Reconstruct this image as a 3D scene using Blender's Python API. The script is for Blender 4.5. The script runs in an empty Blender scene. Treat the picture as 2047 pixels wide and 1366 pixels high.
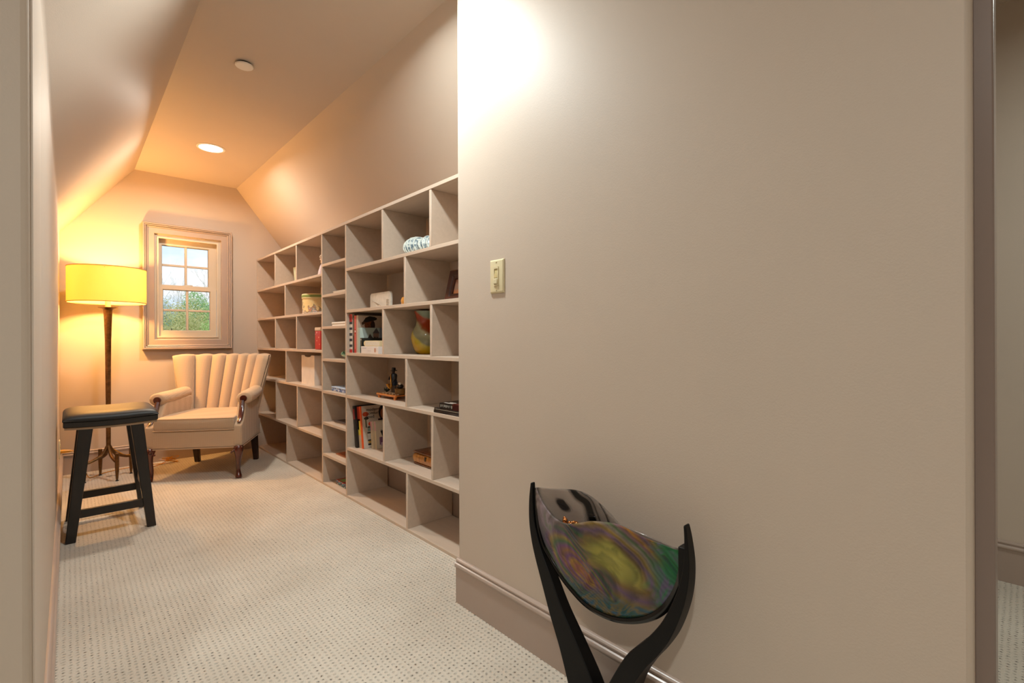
import bpy, bmesh, math, random
from math import sin, cos, pi, radians, sqrt, atan2
from mathutils import Vector, Matrix

random.seed(7)
S = bpy.context.scene
COL = S.collection

# ---------------------------------------------------------------- camera
F_PX, YAW, ROLL, SHIFT = 952.305, radians(42.9814), radians(-0.21284), -5.887
cd = bpy.data.cameras.new('camera')
cd.sensor_fit = 'HORIZONTAL'; cd.sensor_width = 36.0
cd.lens = F_PX / 2047 * 36.0
cd.shift_y = SHIFT / 2047
cd.clip_start = 0.01; cd.clip_end = 300
cam = bpy.data.objects.new('camera', cd); COL.objects.link(cam)
fwd = Vector((sin(YAW), cos(YAW), 0)); rgt = Vector((cos(YAW), -sin(YAW), 0)); upv = rgt.cross(fwd)
r2 = rgt * cos(ROLL) + upv * sin(ROLL); u2 = -rgt * sin(ROLL) + upv * cos(ROLL)
M = Matrix((r2, u2, -fwd)).transposed().to_4x4(); M.translation = Vector((0, 0, 1.0))
cam.matrix_world = M
S.camera = cam

# ---------------------------------------------------------------- view
S.view_settings.view_transform = 'Standard'; S.view_settings.look = 'None'
S.view_settings.exposure = 0.0; S.view_settings.gamma = 1.0; S.view_settings.use_curve_mapping = False
S.cycles.use_denoising = True
S.cycles.max_bounces = 10; S.cycles.diffuse_bounces = 6
S.cycles.sample_clamp_indirect = 6.0
S.cycles.caustics_reflective = False; S.cycles.caustics_refractive = False

# ---------------------------------------------------------------- sky
W = bpy.data.worlds.new('sky'); S.world = W; W.use_nodes = True
nt = W.node_tree; nt.nodes.clear()
o_ = nt.nodes.new('ShaderNodeOutputWorld'); bg = nt.nodes.new('ShaderNodeBackground')
tc = nt.nodes.new('ShaderNodeTexCoord'); nz = nt.nodes.new('ShaderNodeTexNoise'); mp = nt.nodes.new('ShaderNodeMapping')
mp.inputs['Scale'].default_value = (3, 3, 9); nz.inputs['Scale'].default_value = 2.2; nz.inputs['Detail'].default_value = 6
rp = nt.nodes.new('ShaderNodeValToRGB')
rp.color_ramp.elements[0].position = 0.38; rp.color_ramp.elements[0].color = (0.66, 0.80, 0.93, 1)
rp.color_ramp.elements[1].position = 0.58; rp.color_ramp.elements[1].color = (0.95, 0.96, 0.97, 1)
nt.links.new(tc.outputs['Generated'], mp.inputs['Vector']); nt.links.new(mp.outputs[0], nz.inputs['Vector'])
nt.links.new(nz.outputs['Fac'], rp.inputs[0]); nt.links.new(rp.outputs[0], bg.inputs['Color'])
bg.inputs['Strength'].default_value = 1.25
nt.links.new(bg.outputs[0], o_.inputs[0])

# ---------------------------------------------------------------- lamps of the rooms
def light(name, kind, loc, watts, col, size=0.05, rot=(0, 0, 0), spot=None, blend=0.3):
    l = bpy.data.lights.new(name, kind); l.energy = watts; l.color = col
    if kind == 'AREA': l.shape = 'DISK'; l.size = size
    else: l.shadow_soft_size = size
    if spot: l.spot_size = radians(spot); l.spot_blend = blend
    o = bpy.data.objects.new(name, l); o.location = loc; o.rotation_euler = rot; COL.objects.link(o)
    return o
CEIL = 2.367
WHITE_L = (0.99, 0.99, 0.90)
def downbeam(name, x, y, watts, col, spread=170):
    o = light(name, 'AREA', (x, y, CEIL - 0.0075), watts, col, 0.13)
    o.data.spread = radians(spread)
downbeam('far_downlight_beam', 0.748, 3.94, 19, (1.0, 0.91, 0.78))
downbeam('near_downlight_beam', 0.73, 1.60, 25, (0.93, 1.0, 0.98))
downbeam('hall_downlight_beam', -0.75, -0.40, 25, (0.97, 1.0, 0.95))
downbeam('added_side_room_fill', 2.0, -0.9, 17, (0.92, 1.0, 0.94))  # added lamp out of view, brightens the side room

# ---------------------------------------------------------------- helpers
def lin(h):
    h = h.lstrip('#'); c = [int(h[i:i + 2], 16) / 255 for i in (0, 2, 4)]
    return tuple((x / 12.92 if x <= .04045 else ((x + .055) / 1.055) ** 2.4) for x in c)

class MB:
    def __init__(s): s.v = []; s.f = []; s.m = []; s.mi = 0
    def add(s, vs, fs):
        b = len(s.v); s.v += [tuple(v) for v in vs]
        for f in fs: s.f.append(tuple(b + i for i in f)); s.m.append(s.mi)
        return s
    def box(s, x0, x1, y0, y1, z0, z1):
        return s.add([(x0, y0, z0), (x1, y0, z0), (x1, y1, z0), (x0, y1, z0), (x0, y0, z1), (x1, y0, z1), (x1, y1, z1), (x0, y1, z1)],
                     [(0, 3, 2, 1), (4, 5, 6, 7), (0, 1, 5, 4), (1, 2, 6, 5), (2, 3, 7, 6), (3, 0, 4, 7)])
    def hexa(s, b4, t4):
        return s.add(list(b4) + list(t4), [(0, 3, 2, 1), (4, 5, 6, 7), (0, 1, 5, 4), (1, 2, 6, 5), (2, 3, 7, 6), (3, 0, 4, 7)])
    def obox(s, c, ax, ay, az):
        c = Vector(c); ax = Vector(ax); ay = Vector(ay); az = Vector(az)
        P = lambda i, j, k: c + ax * i + ay * j + az * k
        return s.hexa([P(-1, -1, -1), P(1, -1, -1), P(1, 1, -1), P(-1, 1, -1)], [P(-1, -1, 1), P(1, -1, 1), P(1, 1, 1), P(-1, 1, 1)])
    def rings(s, rings, close=True, cap0=True, cap1=True):
        n = len(rings[0]); b = []; vs = []
        for r in rings: vs += list(r)
        fs = []
        for i in range(len(rings) - 1):
            for j in range(n if close else n - 1):
                k = (j + 1) % n
                fs.append((i * n + j, i * n + k, (i + 1) * n + k, (i + 1) * n + j))
        if cap0: fs.append(tuple(range(n - 1, -1, -1)))
        if cap1: fs.append(tuple((len(rings) - 1) * n + j for j in range(n)))
        return s.add(vs, fs)
    def lathe(s, prof, c=(0, 0, 0), n=32, sx=1, sy=1, caps=True):
        R = [[(c[0] + r * sx * cos(2 * pi * j / n), c[1] + r * sy * sin(2 * pi * j / n), c[2] + z) for j in range(n)] for r, z in prof]
        return s.rings(R, True, caps, caps)
    def tube(s, pts, rad, n=10, caps=True, up=(0, 0, 1), flat=1.0):
        pts = [Vector(p) for p in pts]
        if not hasattr(rad, '__len__'): rad = [rad] * len(pts)
        R = []; prev = None
        for i, p in enumerate(pts):
            t = (pts[min(i + 1, len(pts) - 1)] - pts[max(i - 1, 0)]).normalized()
            a = prev if prev is not None else Vector(up)
            a = a - t * a.dot(t)
            if a.length < 1e-4: a = Vector((1, 0, 0)) - t * t.x
            a.normalize(); prev = a; b = t.cross(a)
            R.append([p + a * (cos(2 * pi * j / n) * rad[i] * flat) + b * (sin(2 * pi * j / n) * rad[i]) for j in range(n)])
        return s.rings(R, True, caps, caps)
    def prism(s, poly, axis, a, b):
        def P(u, v, w): return {'x': (w, u, v), 'y': (u, w, v), 'z': (u, v, w)}[axis]
        return s.rings([[P(u, v, a) for u, v in poly], [P(u, v, b) for u, v in poly]])
    def grid(s, fn, nu, nv):
        vs = [fn(i / nu, j / nv) for i in range(nu + 1) for j in range(nv + 1)]
        return s.add(vs, [(i * (nv + 1) + j, (i + 1) * (nv + 1) + j, (i + 1) * (nv + 1) + j + 1, i * (nv + 1) + j + 1) for i in range(nu) for j in range(nv)])
    def sphere(s, c, r, n=12, m=8, sc=(1, 1, 1)):
        R = [[(c[0] + r * sc[0] * sin(pi * i / m) * cos(2 * pi * j / n), c[1] + r * sc[1] * sin(pi * i / m) * sin(2 * pi * j / n), c[2] - r * sc[2] * cos(pi * i / m)) for j in range(n)] for i in range(1, m)]
        b = len(s.v); s.rings(R, True, False, False)
        k = len(s.v); s.v += [(c[0], c[1], c[2] - r * sc[2]), (c[0], c[1], c[2] + r * sc[2])]
        for j in range(n):
            s.f.append((k, b + (j + 1) % n, b + j)); s.m.append(s.mi)
            t = b + (m - 2) * n; s.f.append((k + 1, t + j, t + (j + 1) % n)); s.m.append(s.mi)
        return s
    def quad(s, a, b, c, d): return s.add([a, b, c, d], [(0, 1, 2, 3)])
    def disc(s, c, u, v, n=16):
        c = Vector(c); u = Vector(u); v = Vector(v)
        return s.add([c + u * cos(2 * pi * j / n) + v * sin(2 * pi * j / n) for j in range(n)], [tuple(range(n))])
    def mat(s, i): s.mi = i; return s
    def ball(s, t): return s

ORG = {}
def build(name, mb, mats, parent=None, loc=None, bevel=0, seg=2, sub=0, smooth=True, local=False, autosm=40, solid=0):
    me = bpy.data.meshes.new(name)
    if parent is not None: org = (0, 0, 0) if local else ORG[parent.name]
    else: org = loc if loc is not None else (0, 0, 0)
    sh = org if not local else (0, 0, 0)
    me.from_pydata([(v[0] - sh[0], v[1] - sh[1], v[2] - sh[2]) for v in mb.v], [], mb.f)
    if not isinstance(mats, (list, tuple)): mats = [mats]
    for m in mats: me.materials.append(m)
    for p, i in zip(me.polygons, mb.m): p.material_index = i
    bm = bmesh.new(); bm.from_mesh(me)
    bmesh.ops.recalc_face_normals(bm, faces=bm.faces[:])
    bm.to_mesh(me); bm.free()
    if smooth:
        me.polygons.foreach_set('use_smooth', [True] * len(me.polygons))
        try: me.set_sharp_from_angle(angle=radians(autosm))
        except Exception: pass
    me.update()
    o = bpy.data.objects.new(name, me); COL.objects.link(o)
    if parent is not None: o.parent = parent
    elif loc is not None: o.location = loc
    ORG[o.name] = org
    if solid:
        md = o.modifiers.new('solid', 'SOLIDIFY'); md.thickness = solid; md.offset = 0
    if bevel:
        md = o.modifiers.new('bevel', 'BEVEL'); md.width = bevel; md.segments = seg; md.limit_method = 'ANGLE'; md.angle_limit = radians(35)
        md.harden_normals = False
    if sub:
        md = o.modifiers.new('sub', 'SUBSURF'); md.levels = sub; md.render_levels = sub
    return o
def empty(name, loc, rz=0):
    o = bpy.data.objects.new(name, None); COL.objects.link(o); o.location = loc; o.rotation_euler = (0, 0, rz)
    o.empty_display_size = 0.1; ORG[o.name] = loc
    return o
def tag(o, label, cat, group=None):
    o['label'] = label; o['category'] = cat
    if group: o['group'] = group
    return o
def struct(o): o['kind'] = 'structure'; return o

# ---------------------------------------------------------------- materials
def newmat(name):
    m = bpy.data.materials.new(name); m.use_nodes = True
    n = m.node_tree; b = n.nodes['Principled BSDF']
    return m, n, b
def N(n, t, **kw):
    x = n.nodes.new(t)
    for k, v in kw.items():
        if k in x.inputs: x.inputs[k].default_value = v
        else: setattr(x, k, v)
    return x
def plain(name, col, rough=0.5, metal=0.0, var=0.06, scale=12.0, bump=0.0, bscale=200.0, coat=0.0, spec=None, emit=None, estr=0):
    m, n, b = newmat(name)
    c = lin(col) if isinstance(col, str) else col
    t = N(n, 'ShaderNodeTexCoord')
    if var:
        nz = N(n, 'ShaderNodeTexNoise', Scale=scale, Detail=4.0)
        n.links.new(t.outputs['Object'], nz.inputs['Vector'])
        r = N(n, 'ShaderNodeValToRGB')
        r.color_ramp.elements[0].position = 0.3; r.color_ramp.elements[1].position = 0.7
        r.color_ramp.elements[0].color = tuple(x * (1 - var) for x in c) + (1,)
        r.color_ramp.elements[1].color = tuple(min(1, x * (1 + var)) for x in c) + (1,)
        n.links.new(nz.outputs['Fac'], r.inputs[0]); n.links.new(r.outputs[0], b.inputs['Base Color'])
    else: b.inputs['Base Color'].default_value = c + (1,)
    b.inputs['Roughness'].default_value = rough; b.inputs['Metallic'].default_value = metal
    if spec is not None: b.inputs['Specular IOR Level'].default_value = spec
    if coat: b.inputs['Coat Weight'].default_value = coat; b.inputs['Coat Roughness'].default_value = 0.08
    if bump:
        n2 = N(n, 'ShaderNodeTexNoise', Scale=bscale, Detail=3.0)
        n.links.new(t.outputs['Object'], n2.inputs['Vector'])
        bp = N(n, 'ShaderNodeBump', Strength=bump, Distance=0.002)
        n.links.new(n2.outputs['Fac'], bp.inputs['Height']); n.links.new(bp.outputs[0], b.inputs['Normal'])
    if emit:
        b.inputs['Emission Color'].default_value = emit + (1,); b.inputs['Emission Strength'].default_value = estr
    return m
def wood(name, c1, c2, rough=0.4, sc=(4, 40, 40), coat=0.0, bump=0.05):
    m, n, b = newmat(name)
    t = N(n, 'ShaderNodeTexCoord'); mp = N(n, 'ShaderNodeMapping'); mp.inputs['Scale'].default_value = sc
    nz = N(n, 'ShaderNodeTexNoise', Scale=1.6, Detail=6.0, Distortion=0.6)
    r = N(n, 'ShaderNodeValToRGB'); r.color_ramp.elements[0].position = 0.3; r.color_ramp.elements[1].position = 0.72
    r.color_ramp.elements[0].color = lin(c1) + (1,); r.color_ramp.elements[1].color = lin(c2) + (1,)
    n.links.new(t.outputs['Object'], mp.inputs[0]); n.links.new(mp.outputs[0], nz.inputs['Vector'])
    n.links.new(nz.outputs['Fac'], r.inputs[0]); n.links.new(r.outputs[0], b.inputs['Base Color'])
    b.inputs['Roughness'].default_value = rough
    if coat: b.inputs['Coat Weight'].default_value = coat; b.inputs['Coat Roughness'].default_value = 0.1
    bp = N(n, 'ShaderNodeBump', Strength=bump, Distance=0.002)
    n.links.new(nz.outputs['Fac'], bp.inputs['Height']); n.links.new(bp.outputs[0], b.inputs['Normal'])
    return m

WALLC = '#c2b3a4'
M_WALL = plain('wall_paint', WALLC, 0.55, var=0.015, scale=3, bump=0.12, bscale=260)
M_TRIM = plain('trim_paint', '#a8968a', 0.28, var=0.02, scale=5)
M_SHELF = wood('shelf_paint', '#c0ad9b', '#c7b4a2', 0.5, sc=(30, 2.2, 30), bump=0.08)
M_WHITE = plain('white_enamel', '#ece6dc', 0.35, var=0.02)
M_IVORY = plain('ivory_plastic', '#d9cda8', 0.32, var=0.01)
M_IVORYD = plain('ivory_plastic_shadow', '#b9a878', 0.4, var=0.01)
M_VINYL = plain('window_vinyl', '#c9bca8', 0.4, var=0.02)
M_DARKW = wood('espresso_wood', '#0b0705', '#1d140e', 0.38, sc=(30, 30, 4), coat=0.2)
M_LEATH = plain('black_leather', '#14100e', 0.44, var=0.1, scale=60, bump=0.10, bscale=420)
M_UNDER = plain('pale_plywood', '#8f7459', 0.7, var=0.1, scale=20)
M_MAHOG = wood('mahogany', '#3a120b', '#5f2415', 0.25, sc=(25, 25, 5), coat=0.5)
M_DKLEG = wood('dark_mahogany', '#160806', '#2a100a', 0.4, sc=(25, 25, 5))
M_BRONZE = plain('aged_bronze', '#6d5030', 0.42, 0.75, var=0.35, scale=45, bump=0.25, bscale=90)
M_CORD = plain('amber_cord', '#c98a1c', 0.35, var=0.05)
M_BLACK = plain('satin_black', '#060505', 0.5, var=0.1, scale=30, spec=0.25)
M_BLACKG = plain('gloss_black', '#050505', 0.12, var=0.0)

def carpet():
    m, n, b = newmat('loop_carpet'); L = n.links
    t = N(n, 'ShaderNodeTexCoord')
    wob = N(n, 'ShaderNodeTexNoise', Scale=55.0, Detail=2.0)
    L.new(t.outputs['Object'], wob.inputs['Vector'])
    ws = N(n, 'ShaderNodeVectorMath', operation='SCALE'); ws.inputs['Scale'].default_value = 0.012
    L.new(wob.outputs['Color'], ws.inputs[0])
    ad = N(n, 'ShaderNodeVectorMath', operation='ADD'); L.new(t.outputs['Object'], ad.inputs[0]); L.new(ws.outputs[0], ad.inputs[1])
    sc = N(n, 'ShaderNodeVectorMath', operation='SCALE'); sc.inputs['Scale'].default_value = 1 / 0.0165
    L.new(ad.outputs[0], sc.inputs[0])
    fr = N(n, 'ShaderNodeVectorMath', operation='FRACTION'); L.new(sc.outputs[0], fr.inputs[0])
    fl = N(n, 'ShaderNodeVectorMath', operation='FLOOR'); L.new(sc.outputs[0], fl.inputs[0])
    sx = N(n, 'ShaderNodeSeparateXYZ'); L.new(fr.outputs[0], sx.inputs[0])
    cb = N(n, 'ShaderNodeCombineXYZ'); L.new(sx.outputs[0], cb.inputs[0]); L.new(sx.outputs[1], cb.inputs[1])
    ds = N(n, 'ShaderNodeVectorMath', operation='DISTANCE'); L.new(cb.outputs[0], ds.inputs[0]); ds.inputs[1].default_value = (0.5, 0.5, 0)
    sf = N(n, 'ShaderNodeSeparateXYZ'); L.new(fl.outputs[0], sf.inputs[0])
    cf = N(n, 'ShaderNodeCombineXYZ'); L.new(sf.outputs[0], cf.inputs[0]); L.new(sf.outputs[1], cf.inputs[1])
    wn = N(n, 'ShaderNodeTexWhiteNoise'); wn.noise_dimensions = '3D'; L.new(cf.outputs[0], wn.inputs['Vector'])
    # fleck radius differs from loop to loop
    rr = N(n, 'ShaderNodeMapRange'); rr.inputs['To Min'].default_value = -0.14; rr.inputs['To Max'].default_value = 0.105
    L.new(wn.outputs['Value'], rr.inputs['Value'])
    df = N(n, 'ShaderNodeMath', operation='SUBTRACT'); L.new(ds.outputs['Value'], df.inputs[0]); L.new(rr.outputs[0], df.inputs[1])
    sm = N(n, 'ShaderNodeMapRange', interpolation_type='SMOOTHSTEP'); sm.inputs['From Min'].default_value = -0.05; sm.inputs['From Max'].default_value = 0.12
    L.new(df.outputs[0], sm.inputs['Value'])
    big = N(n, 'ShaderNodeTexNoise', Scale=2.4, Detail=5.0); L.new(t.outputs['Object'], big.inputs['Vector'])
    rp = N(n, 'ShaderNodeValToRGB'); rp.color_ramp.elements[0].position = 0.3; rp.color_ramp.elements[1].position = 0.7
    rp.color_ramp.elements[0].color = lin('#bcb2a4') + (1,); rp.color_ramp.elements[1].color = lin('#d0c8bb') + (1,)
    L.new(big.outputs['Fac'], rp.inputs[0])
    fine = N(n, 'ShaderNodeTexNoise', Scale=260.0, Detail=3.0); L.new(t.outputs['Object'], fine.inputs['Vector'])
    fm = N(n, 'ShaderNodeMapRange'); fm.inputs['To Min'].default_value = 0.78; fm.inputs['To Max'].default_value = 1.16; L.new(fine.outputs['Fac'], fm.inputs['Value'])
    mu = N(n, 'ShaderNodeVectorMath', operation='SCALE'); L.new(rp.outputs[0], mu.inputs[0]); L.new(fm.outputs[0], mu.inputs['Scale'])
    lp_ = N(n, 'ShaderNodeMapRange', interpolation_type='SMOOTHSTEP'); lp_.inputs['From Min'].default_value = 0.0; lp_.inputs['From Max'].default_value = 0.36; L.new(ds.outputs['Value'], lp_.inputs['Value'])
    lm = N(n, 'ShaderNodeMapRange'); lm.inputs['To Min'].default_value = 0.86; lm.inputs['To Max'].default_value = 1.06; L.new(lp_.outputs[0], lm.inputs['Value'])  # soft loop shading put into the colour: darker between the loops
    mu2 = N(n, 'ShaderNodeVectorMath', operation='SCALE'); L.new(mu.outputs[0], mu2.inputs[0]); L.new(lm.outputs[0], mu2.inputs['Scale']); mu = mu2
    mx = N(n, 'ShaderNodeMix', data_type='RGBA')
    L.new(sm.outputs[0], mx.inputs[0]); mx.inputs[6].default_value = lin('#5a4f43') + (1,); L.new(mu.outputs[0], mx.inputs[7])
    L.new(mx.outputs[2], b.inputs['Base Color'])
    b.inputs['Roughness'].default_value = 0.95; b.inputs['Specular IOR Level'].default_value = 0.1
    b.inputs['Sheen Weight'].default_value = 0.2
    ha = N(n, 'ShaderNodeMath', operation='MULTIPLY_ADD'); ha.inputs[1].default_value = 0.35; L.new(fine.outputs['Fac'], ha.inputs[0]); L.new(lp_.outputs[0], ha.inputs[2])
    bp = N(n, 'ShaderNodeBump', Strength=0.75, Distance=0.004); L.new(ha.outputs[0], bp.inputs['Height']); L.new(bp.outputs[0], b.inputs['Normal'])
    return m
M_CARPET = carpet()

def fabric():
    m, n, b = newmat('chair_fabric'); L = n.links
    t = N(n, 'ShaderNodeTexCoord')
    w = N(n, 'ShaderNodeTexWave', Scale=62.0, Distortion=0.0); w.bands_direction = 'Z'
    w2 = N(n, 'ShaderNodeTexWave', Scale=50.0, Distortion=2.0); w2.bands_direction = 'X'; w2.inputs['Detail Scale'].default_value = 1.0
    L.new(t.outputs['Object'], w.inputs['Vector']); L.new(t.outputs['Object'], w2.inputs['Vector'])
    mm = N(n, 'ShaderNodeMath', operation='MULTIPLY'); L.new(w.outputs['Fac'], mm.inputs[0]); L.new(w2.outputs['Fac'], mm.inputs[1])
    r = N(n, 'ShaderNodeValToRGB'); r.color_ramp.elements[0].color = lin('#b9a289') + (1,); r.color_ramp.elements[1].color = lin('#cab49b') + (1,)
    L.new(mm.outputs[0], r.inputs[0]); L.new(r.outputs[0], b.inputs['Base Color'])
    b.inputs['Roughness'].default_value = 0.75; b.inputs['Sheen Weight'].default_value = 0.25; b.inputs['Specular IOR Level'].default_value = 0.25
    bp = N(n, 'ShaderNodeBump', Strength=0.25, Distance=0.002); L.new(mm.outputs[0], bp.inputs['Height']); L.new(bp.outputs[0], b.inputs['Normal'])
    return m
M_FABRIC = fabric()

def pane_mat():
    m = bpy.data.materials.new('window_glass'); m.use_nodes = True; n = m.node_tree; n.nodes.clear()
    o = N(n, 'ShaderNodeOutputMaterial'); mix = N(n, 'ShaderNodeMixShader'); tr = N(n, 'ShaderNodeBsdfTransparent'); gl = N(n, 'ShaderNodeBsdfGlossy', Roughness=0.02)
    fr = N(n, 'ShaderNodeFresnel', IOR=1.35)
    n.links.new(fr.outputs[0], mix.inputs[0]); n.links.new(tr.outputs[0], mix.inputs[1]); n.links.new(gl.outputs[0], mix.inputs[2]); n.links.new(mix.outputs[0], o.inputs[0])
    return m
M_PANE = pane_mat()

def shade_mat(name, col, emc, es):
    m = bpy.data.materials.new(name); m.use_nodes = True; n = m.node_tree; n.nodes.clear(); L = n.links
    o = N(n, 'ShaderNodeOutputMaterial'); a = N(n, 'ShaderNodeAddShader'); mix = N(n, 'ShaderNodeMixShader', Fac=0.55)
    d = N(n, 'ShaderNodeBsdfDiffuse', Color=col + (1,)); tl = N(n, 'ShaderNodeBsdfTranslucent', Color=emc + (1,))
    t = N(n, 'ShaderNodeTexCoord'); w = N(n, 'ShaderNodeTexNoise', Scale=30.0, Detail=4.0); mp = N(n, 'ShaderNodeMapping'); mp.inputs['Scale'].default_value = (8, 8, 0.4)
    L.new(t.outputs['Object'], mp.inputs[0]); L.new(mp.outputs[0], w.inputs['Vector'])
    bp = N(n, 'ShaderNodeBump', Strength=0.3, Distance=0.002); L.new(w.outputs['Fac'], bp.inputs['Height'])
    L.new(bp.outputs[0], d.inputs['Normal'])
    L.new(d.outputs[0], mix.inputs[1]); L.new(tl.outputs[0], mix.inputs[2])
    L.new(mix.outputs[0], o.inputs[0])
    return m
M_SHADE = shade_mat('lamp_linen', lin('#e8d7a4'), (0.95, 0.90, 0.42), 0)

def glow(name, col, st):
    m = bpy.data.materials.new(name); m.use_nodes = True; n = m.node_tree; n.nodes.clear()
    o = N(n, 'ShaderNodeOutputMaterial'); e = N(n, 'ShaderNodeEmission', Color=col + (1,), Strength=st); n.links.new(e.outputs[0], o.inputs[0])
    return m
M_LED = glow('led_lens', (1, 0.97, 0.92), 9)
M_BULB = glow('warm_bulb', (1, 0.72, 0.36), 14)

# ================================================================ ROOM SHELL
XL, YB, XR = -0.045, 4.85, 1.585             # left knee wall, back wall, wall behind the shelves
KZ, RZ = 1.796, 1.760                        # knee wall heights
CXL, CXR = 0.396, 1.118                      # ceiling edges
XW, YJ, YE = 1.087, 1.425, 0.056             # right wall face, its far corner, its near end
Y0 = 1.13                                    # near end of the left wall

struct(build('floor', MB().box(-1.8, 3.0, -2.0, 5.0, -0.05, 0), M_CARPET))
struct(build('ceiling', MB().box(-1.8, 3.0, -2.0, 5.0, CEIL, CEIL + 0.05), M_WALL))
struct(build('wall_left', MB().prism([(XL, 0), (XL, KZ), (CXL, CEIL), (CXL, CEIL + 0.04), (-0.25, CEIL + 0.04), (-0.25, 0)], 'y', Y0, YB), M_WALL, bevel=0.012, seg=3))
# jamb liner at the near end of the left wall
struct(build('trim_1', MB().box(XL - 0.001, XL + 0.0025, Y0 + 0.01, Y0 + 0.34, 0, CEIL - 0.62), M_WALL))
struct(build('wall_left_front', MB().box(-1.8, -0.25, Y0, Y0 + 0.1, 0, CEIL), M_WALL))
WX0, WX1, WZ0, WZ1 = 0.517, 0.990, 1.003, 1.872
wb = MB()
wb.prism([(-0.2, 0), (WX0, 0), (WX0, CEIL + 0.04), (-0.2, CEIL + 0.04)], 'y', YB, YB + 0.12)
wb.prism([(WX1, 0), (1.75, 0), (1.75, CEIL + 0.04), (WX1, CEIL + 0.04)], 'y', YB, YB + 0.12)
wb.box(WX0, WX1, YB, YB + 0.12, 0, WZ0); wb.box(WX0, WX1, YB, YB + 0.12, WZ1, CEIL + 0.04)
struct(build('wall_back', wb, M_WALL, smooth=False))
struct(build('wall_shelf', MB().prism([(XR, 0), (XR, RZ), (CXR, CEIL), (CXR, CEIL + 0.04), (1.75, CEIL + 0.04), (1.75, 0)], 'y', YJ + 0.02, YB), M_WALL, smooth=False))
struct(build('wall_right', MB().prism([(XW, YE), (XW, YJ), (1.70, YJ), (1.70, YJ + 0.049), (1.60, YJ + 0.049), (1.60, YJ - 0.07), (1.207, YJ - 0.07), (1.207, YE)], 'z', 0, CEIL) if False else
             MB().box(XW, 1.207, YE, YJ + 0.046, 0, CEIL), M_WALL, bevel=0.010, seg=4))
struct(build('wall_jog', MB().box(1.207, 1.75, YJ - 0.08, YJ + 0.046, 0, CEIL), M_WALL, smooth=False))
struct(build('wall_far_right', MB().box(2.803, 2.95, -2.0, 1.6, 0, CEIL), M_WALL, smooth=False))
struct(build('wall_side_room', MB().box(1.75, 2.803, 1.25, 1.35, 0, CEIL), M_WALL, smooth=False))
struct(build('wall_front', MB().box(-1.8, 2.95, -2.0, -1.85, 0, CEIL), M_WALL, smooth=False))
struct(build('wall_far_left', MB().box(-1.95, -1.8, -2.0, Y0 + 0.1, 0, CEIL), M_WALL, smooth=False))
# door casing on the near end of the right wall
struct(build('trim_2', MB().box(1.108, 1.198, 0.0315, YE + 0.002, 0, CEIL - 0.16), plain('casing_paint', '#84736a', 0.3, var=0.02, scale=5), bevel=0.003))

BBP = [(0, 0), (0.012, 0), (0.012, 0.134), (0.017, 0.1365), (0.0185, 0.140), (0.0185, 0.144), (0.016, 0.149), (0.012, 0.1515), (0.0095, 0.1525), (0.0095, 0.1555),
       (0.0125, 0.157), (0.0125, 0.161), (0.009, 0.165), (0.004, 0.167), (0, 0.167)]
def baseboard(name, path):
    # path: list of (x, y, nx, ny) with mitre normals
    R = [[(x + nx * d, y + ny * d, z) for d, z in BBP] for x, y, nx, ny in path]
    return struct(build(name, MB().rings(R), M_TRIM, autosm=30))
baseboard('baseboard_right', [(1.60, YJ + 0.046, 0, 0.0), (1.2, YJ + 0.046, 0, 0.0), (XW, YJ + 0.046, -1, 0), (XW, YE + 0.005, -1, 0)][2:])
baseboard('baseboard_left', [(XL, Y0 + 0.01, 1, 0), (XL, YB, 1, -1)])
baseboard('baseboard_back', [(XL, YB, 1, -1), (1.30, YB, 0, -1)])
baseboard('baseboard_shelf', [(XR, YB - 0.02, -1, 0), (XR, YJ + 0.05, -1, 0)])
baseboard('baseboard_far_right', [(2.803, 1.25, -1, 0), (2.803, -1.85, -1, 0)])

# ================================================================ WINDOW
win = empty('window_1', (0.7535, YB, WZ0)); win['kind'] = 'structure'
def ring(mb, x0, x1, z0, z1, prof, y_of=lambda v: v):
    # prof: (offset outwards, y); loops around the rectangle
    R = [[(x0 - d, y, z0 - d), (x1 + d, y, z0 - d), (x1 + d, y, z1 + d), (x0 - d, y, z1 + d)] for d, y in prof]
    n = 4; vs = [p for r in R for p in r]; fs = []
    for i in range(len(R) - 1):
        for j in range(4):
            k = (j + 1) % 4; fs.append((i * 4 + j, i * 4 + k, (i + 1) * 4 + k, (i + 1) * 4 + j))
    for j in range(4):
        k = (j + 1) % 4; i = len(R) - 1; fs.append((i * 4 + j, i * 4 + k, k, j))
    return mb.add(vs, fs)
cas = ring(MB(), WX0, WX1, WZ0, WZ1, [(0, YB + 0.002), (0, 4.822), (0.003, 4.820), (0.045, 4.820), (0.0455, 4.812), (0.052, 4.809), (0.053, 4.816), (0.057, 4.816), (0.0575, 4.802), (0.064, 4.799), (0.0645, 4.805), (0.0675, 4.805), (0.068, 4.796), (0.077, 4.794), (0.080, 4.800), (0.080, YB + 0.002)])
build('casing', cas, M_TRIM, win, autosm=25)
jb = ring(MB(), WX0 + 0.018, WX1 - 0.018, WZ0 + 0.018, WZ1 - 0.018, [(0, 4.845), (0, 4.965), (0.018, 4.965), (0.018, 4.845)])
build('window_jamb', jb, M_VINYL, win, autosm=25)
st = MB(); ring(st, WX0 + 0.030, WX1 - 0.030, WZ0 + 0.028, WZ1 - 0.034, [(0, 4.838), (0, 4.850), (0.014, 4.850), (0.014, 4.838)])
build('stop_bead', st, M_VINYL, win, bevel=0.002)
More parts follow.
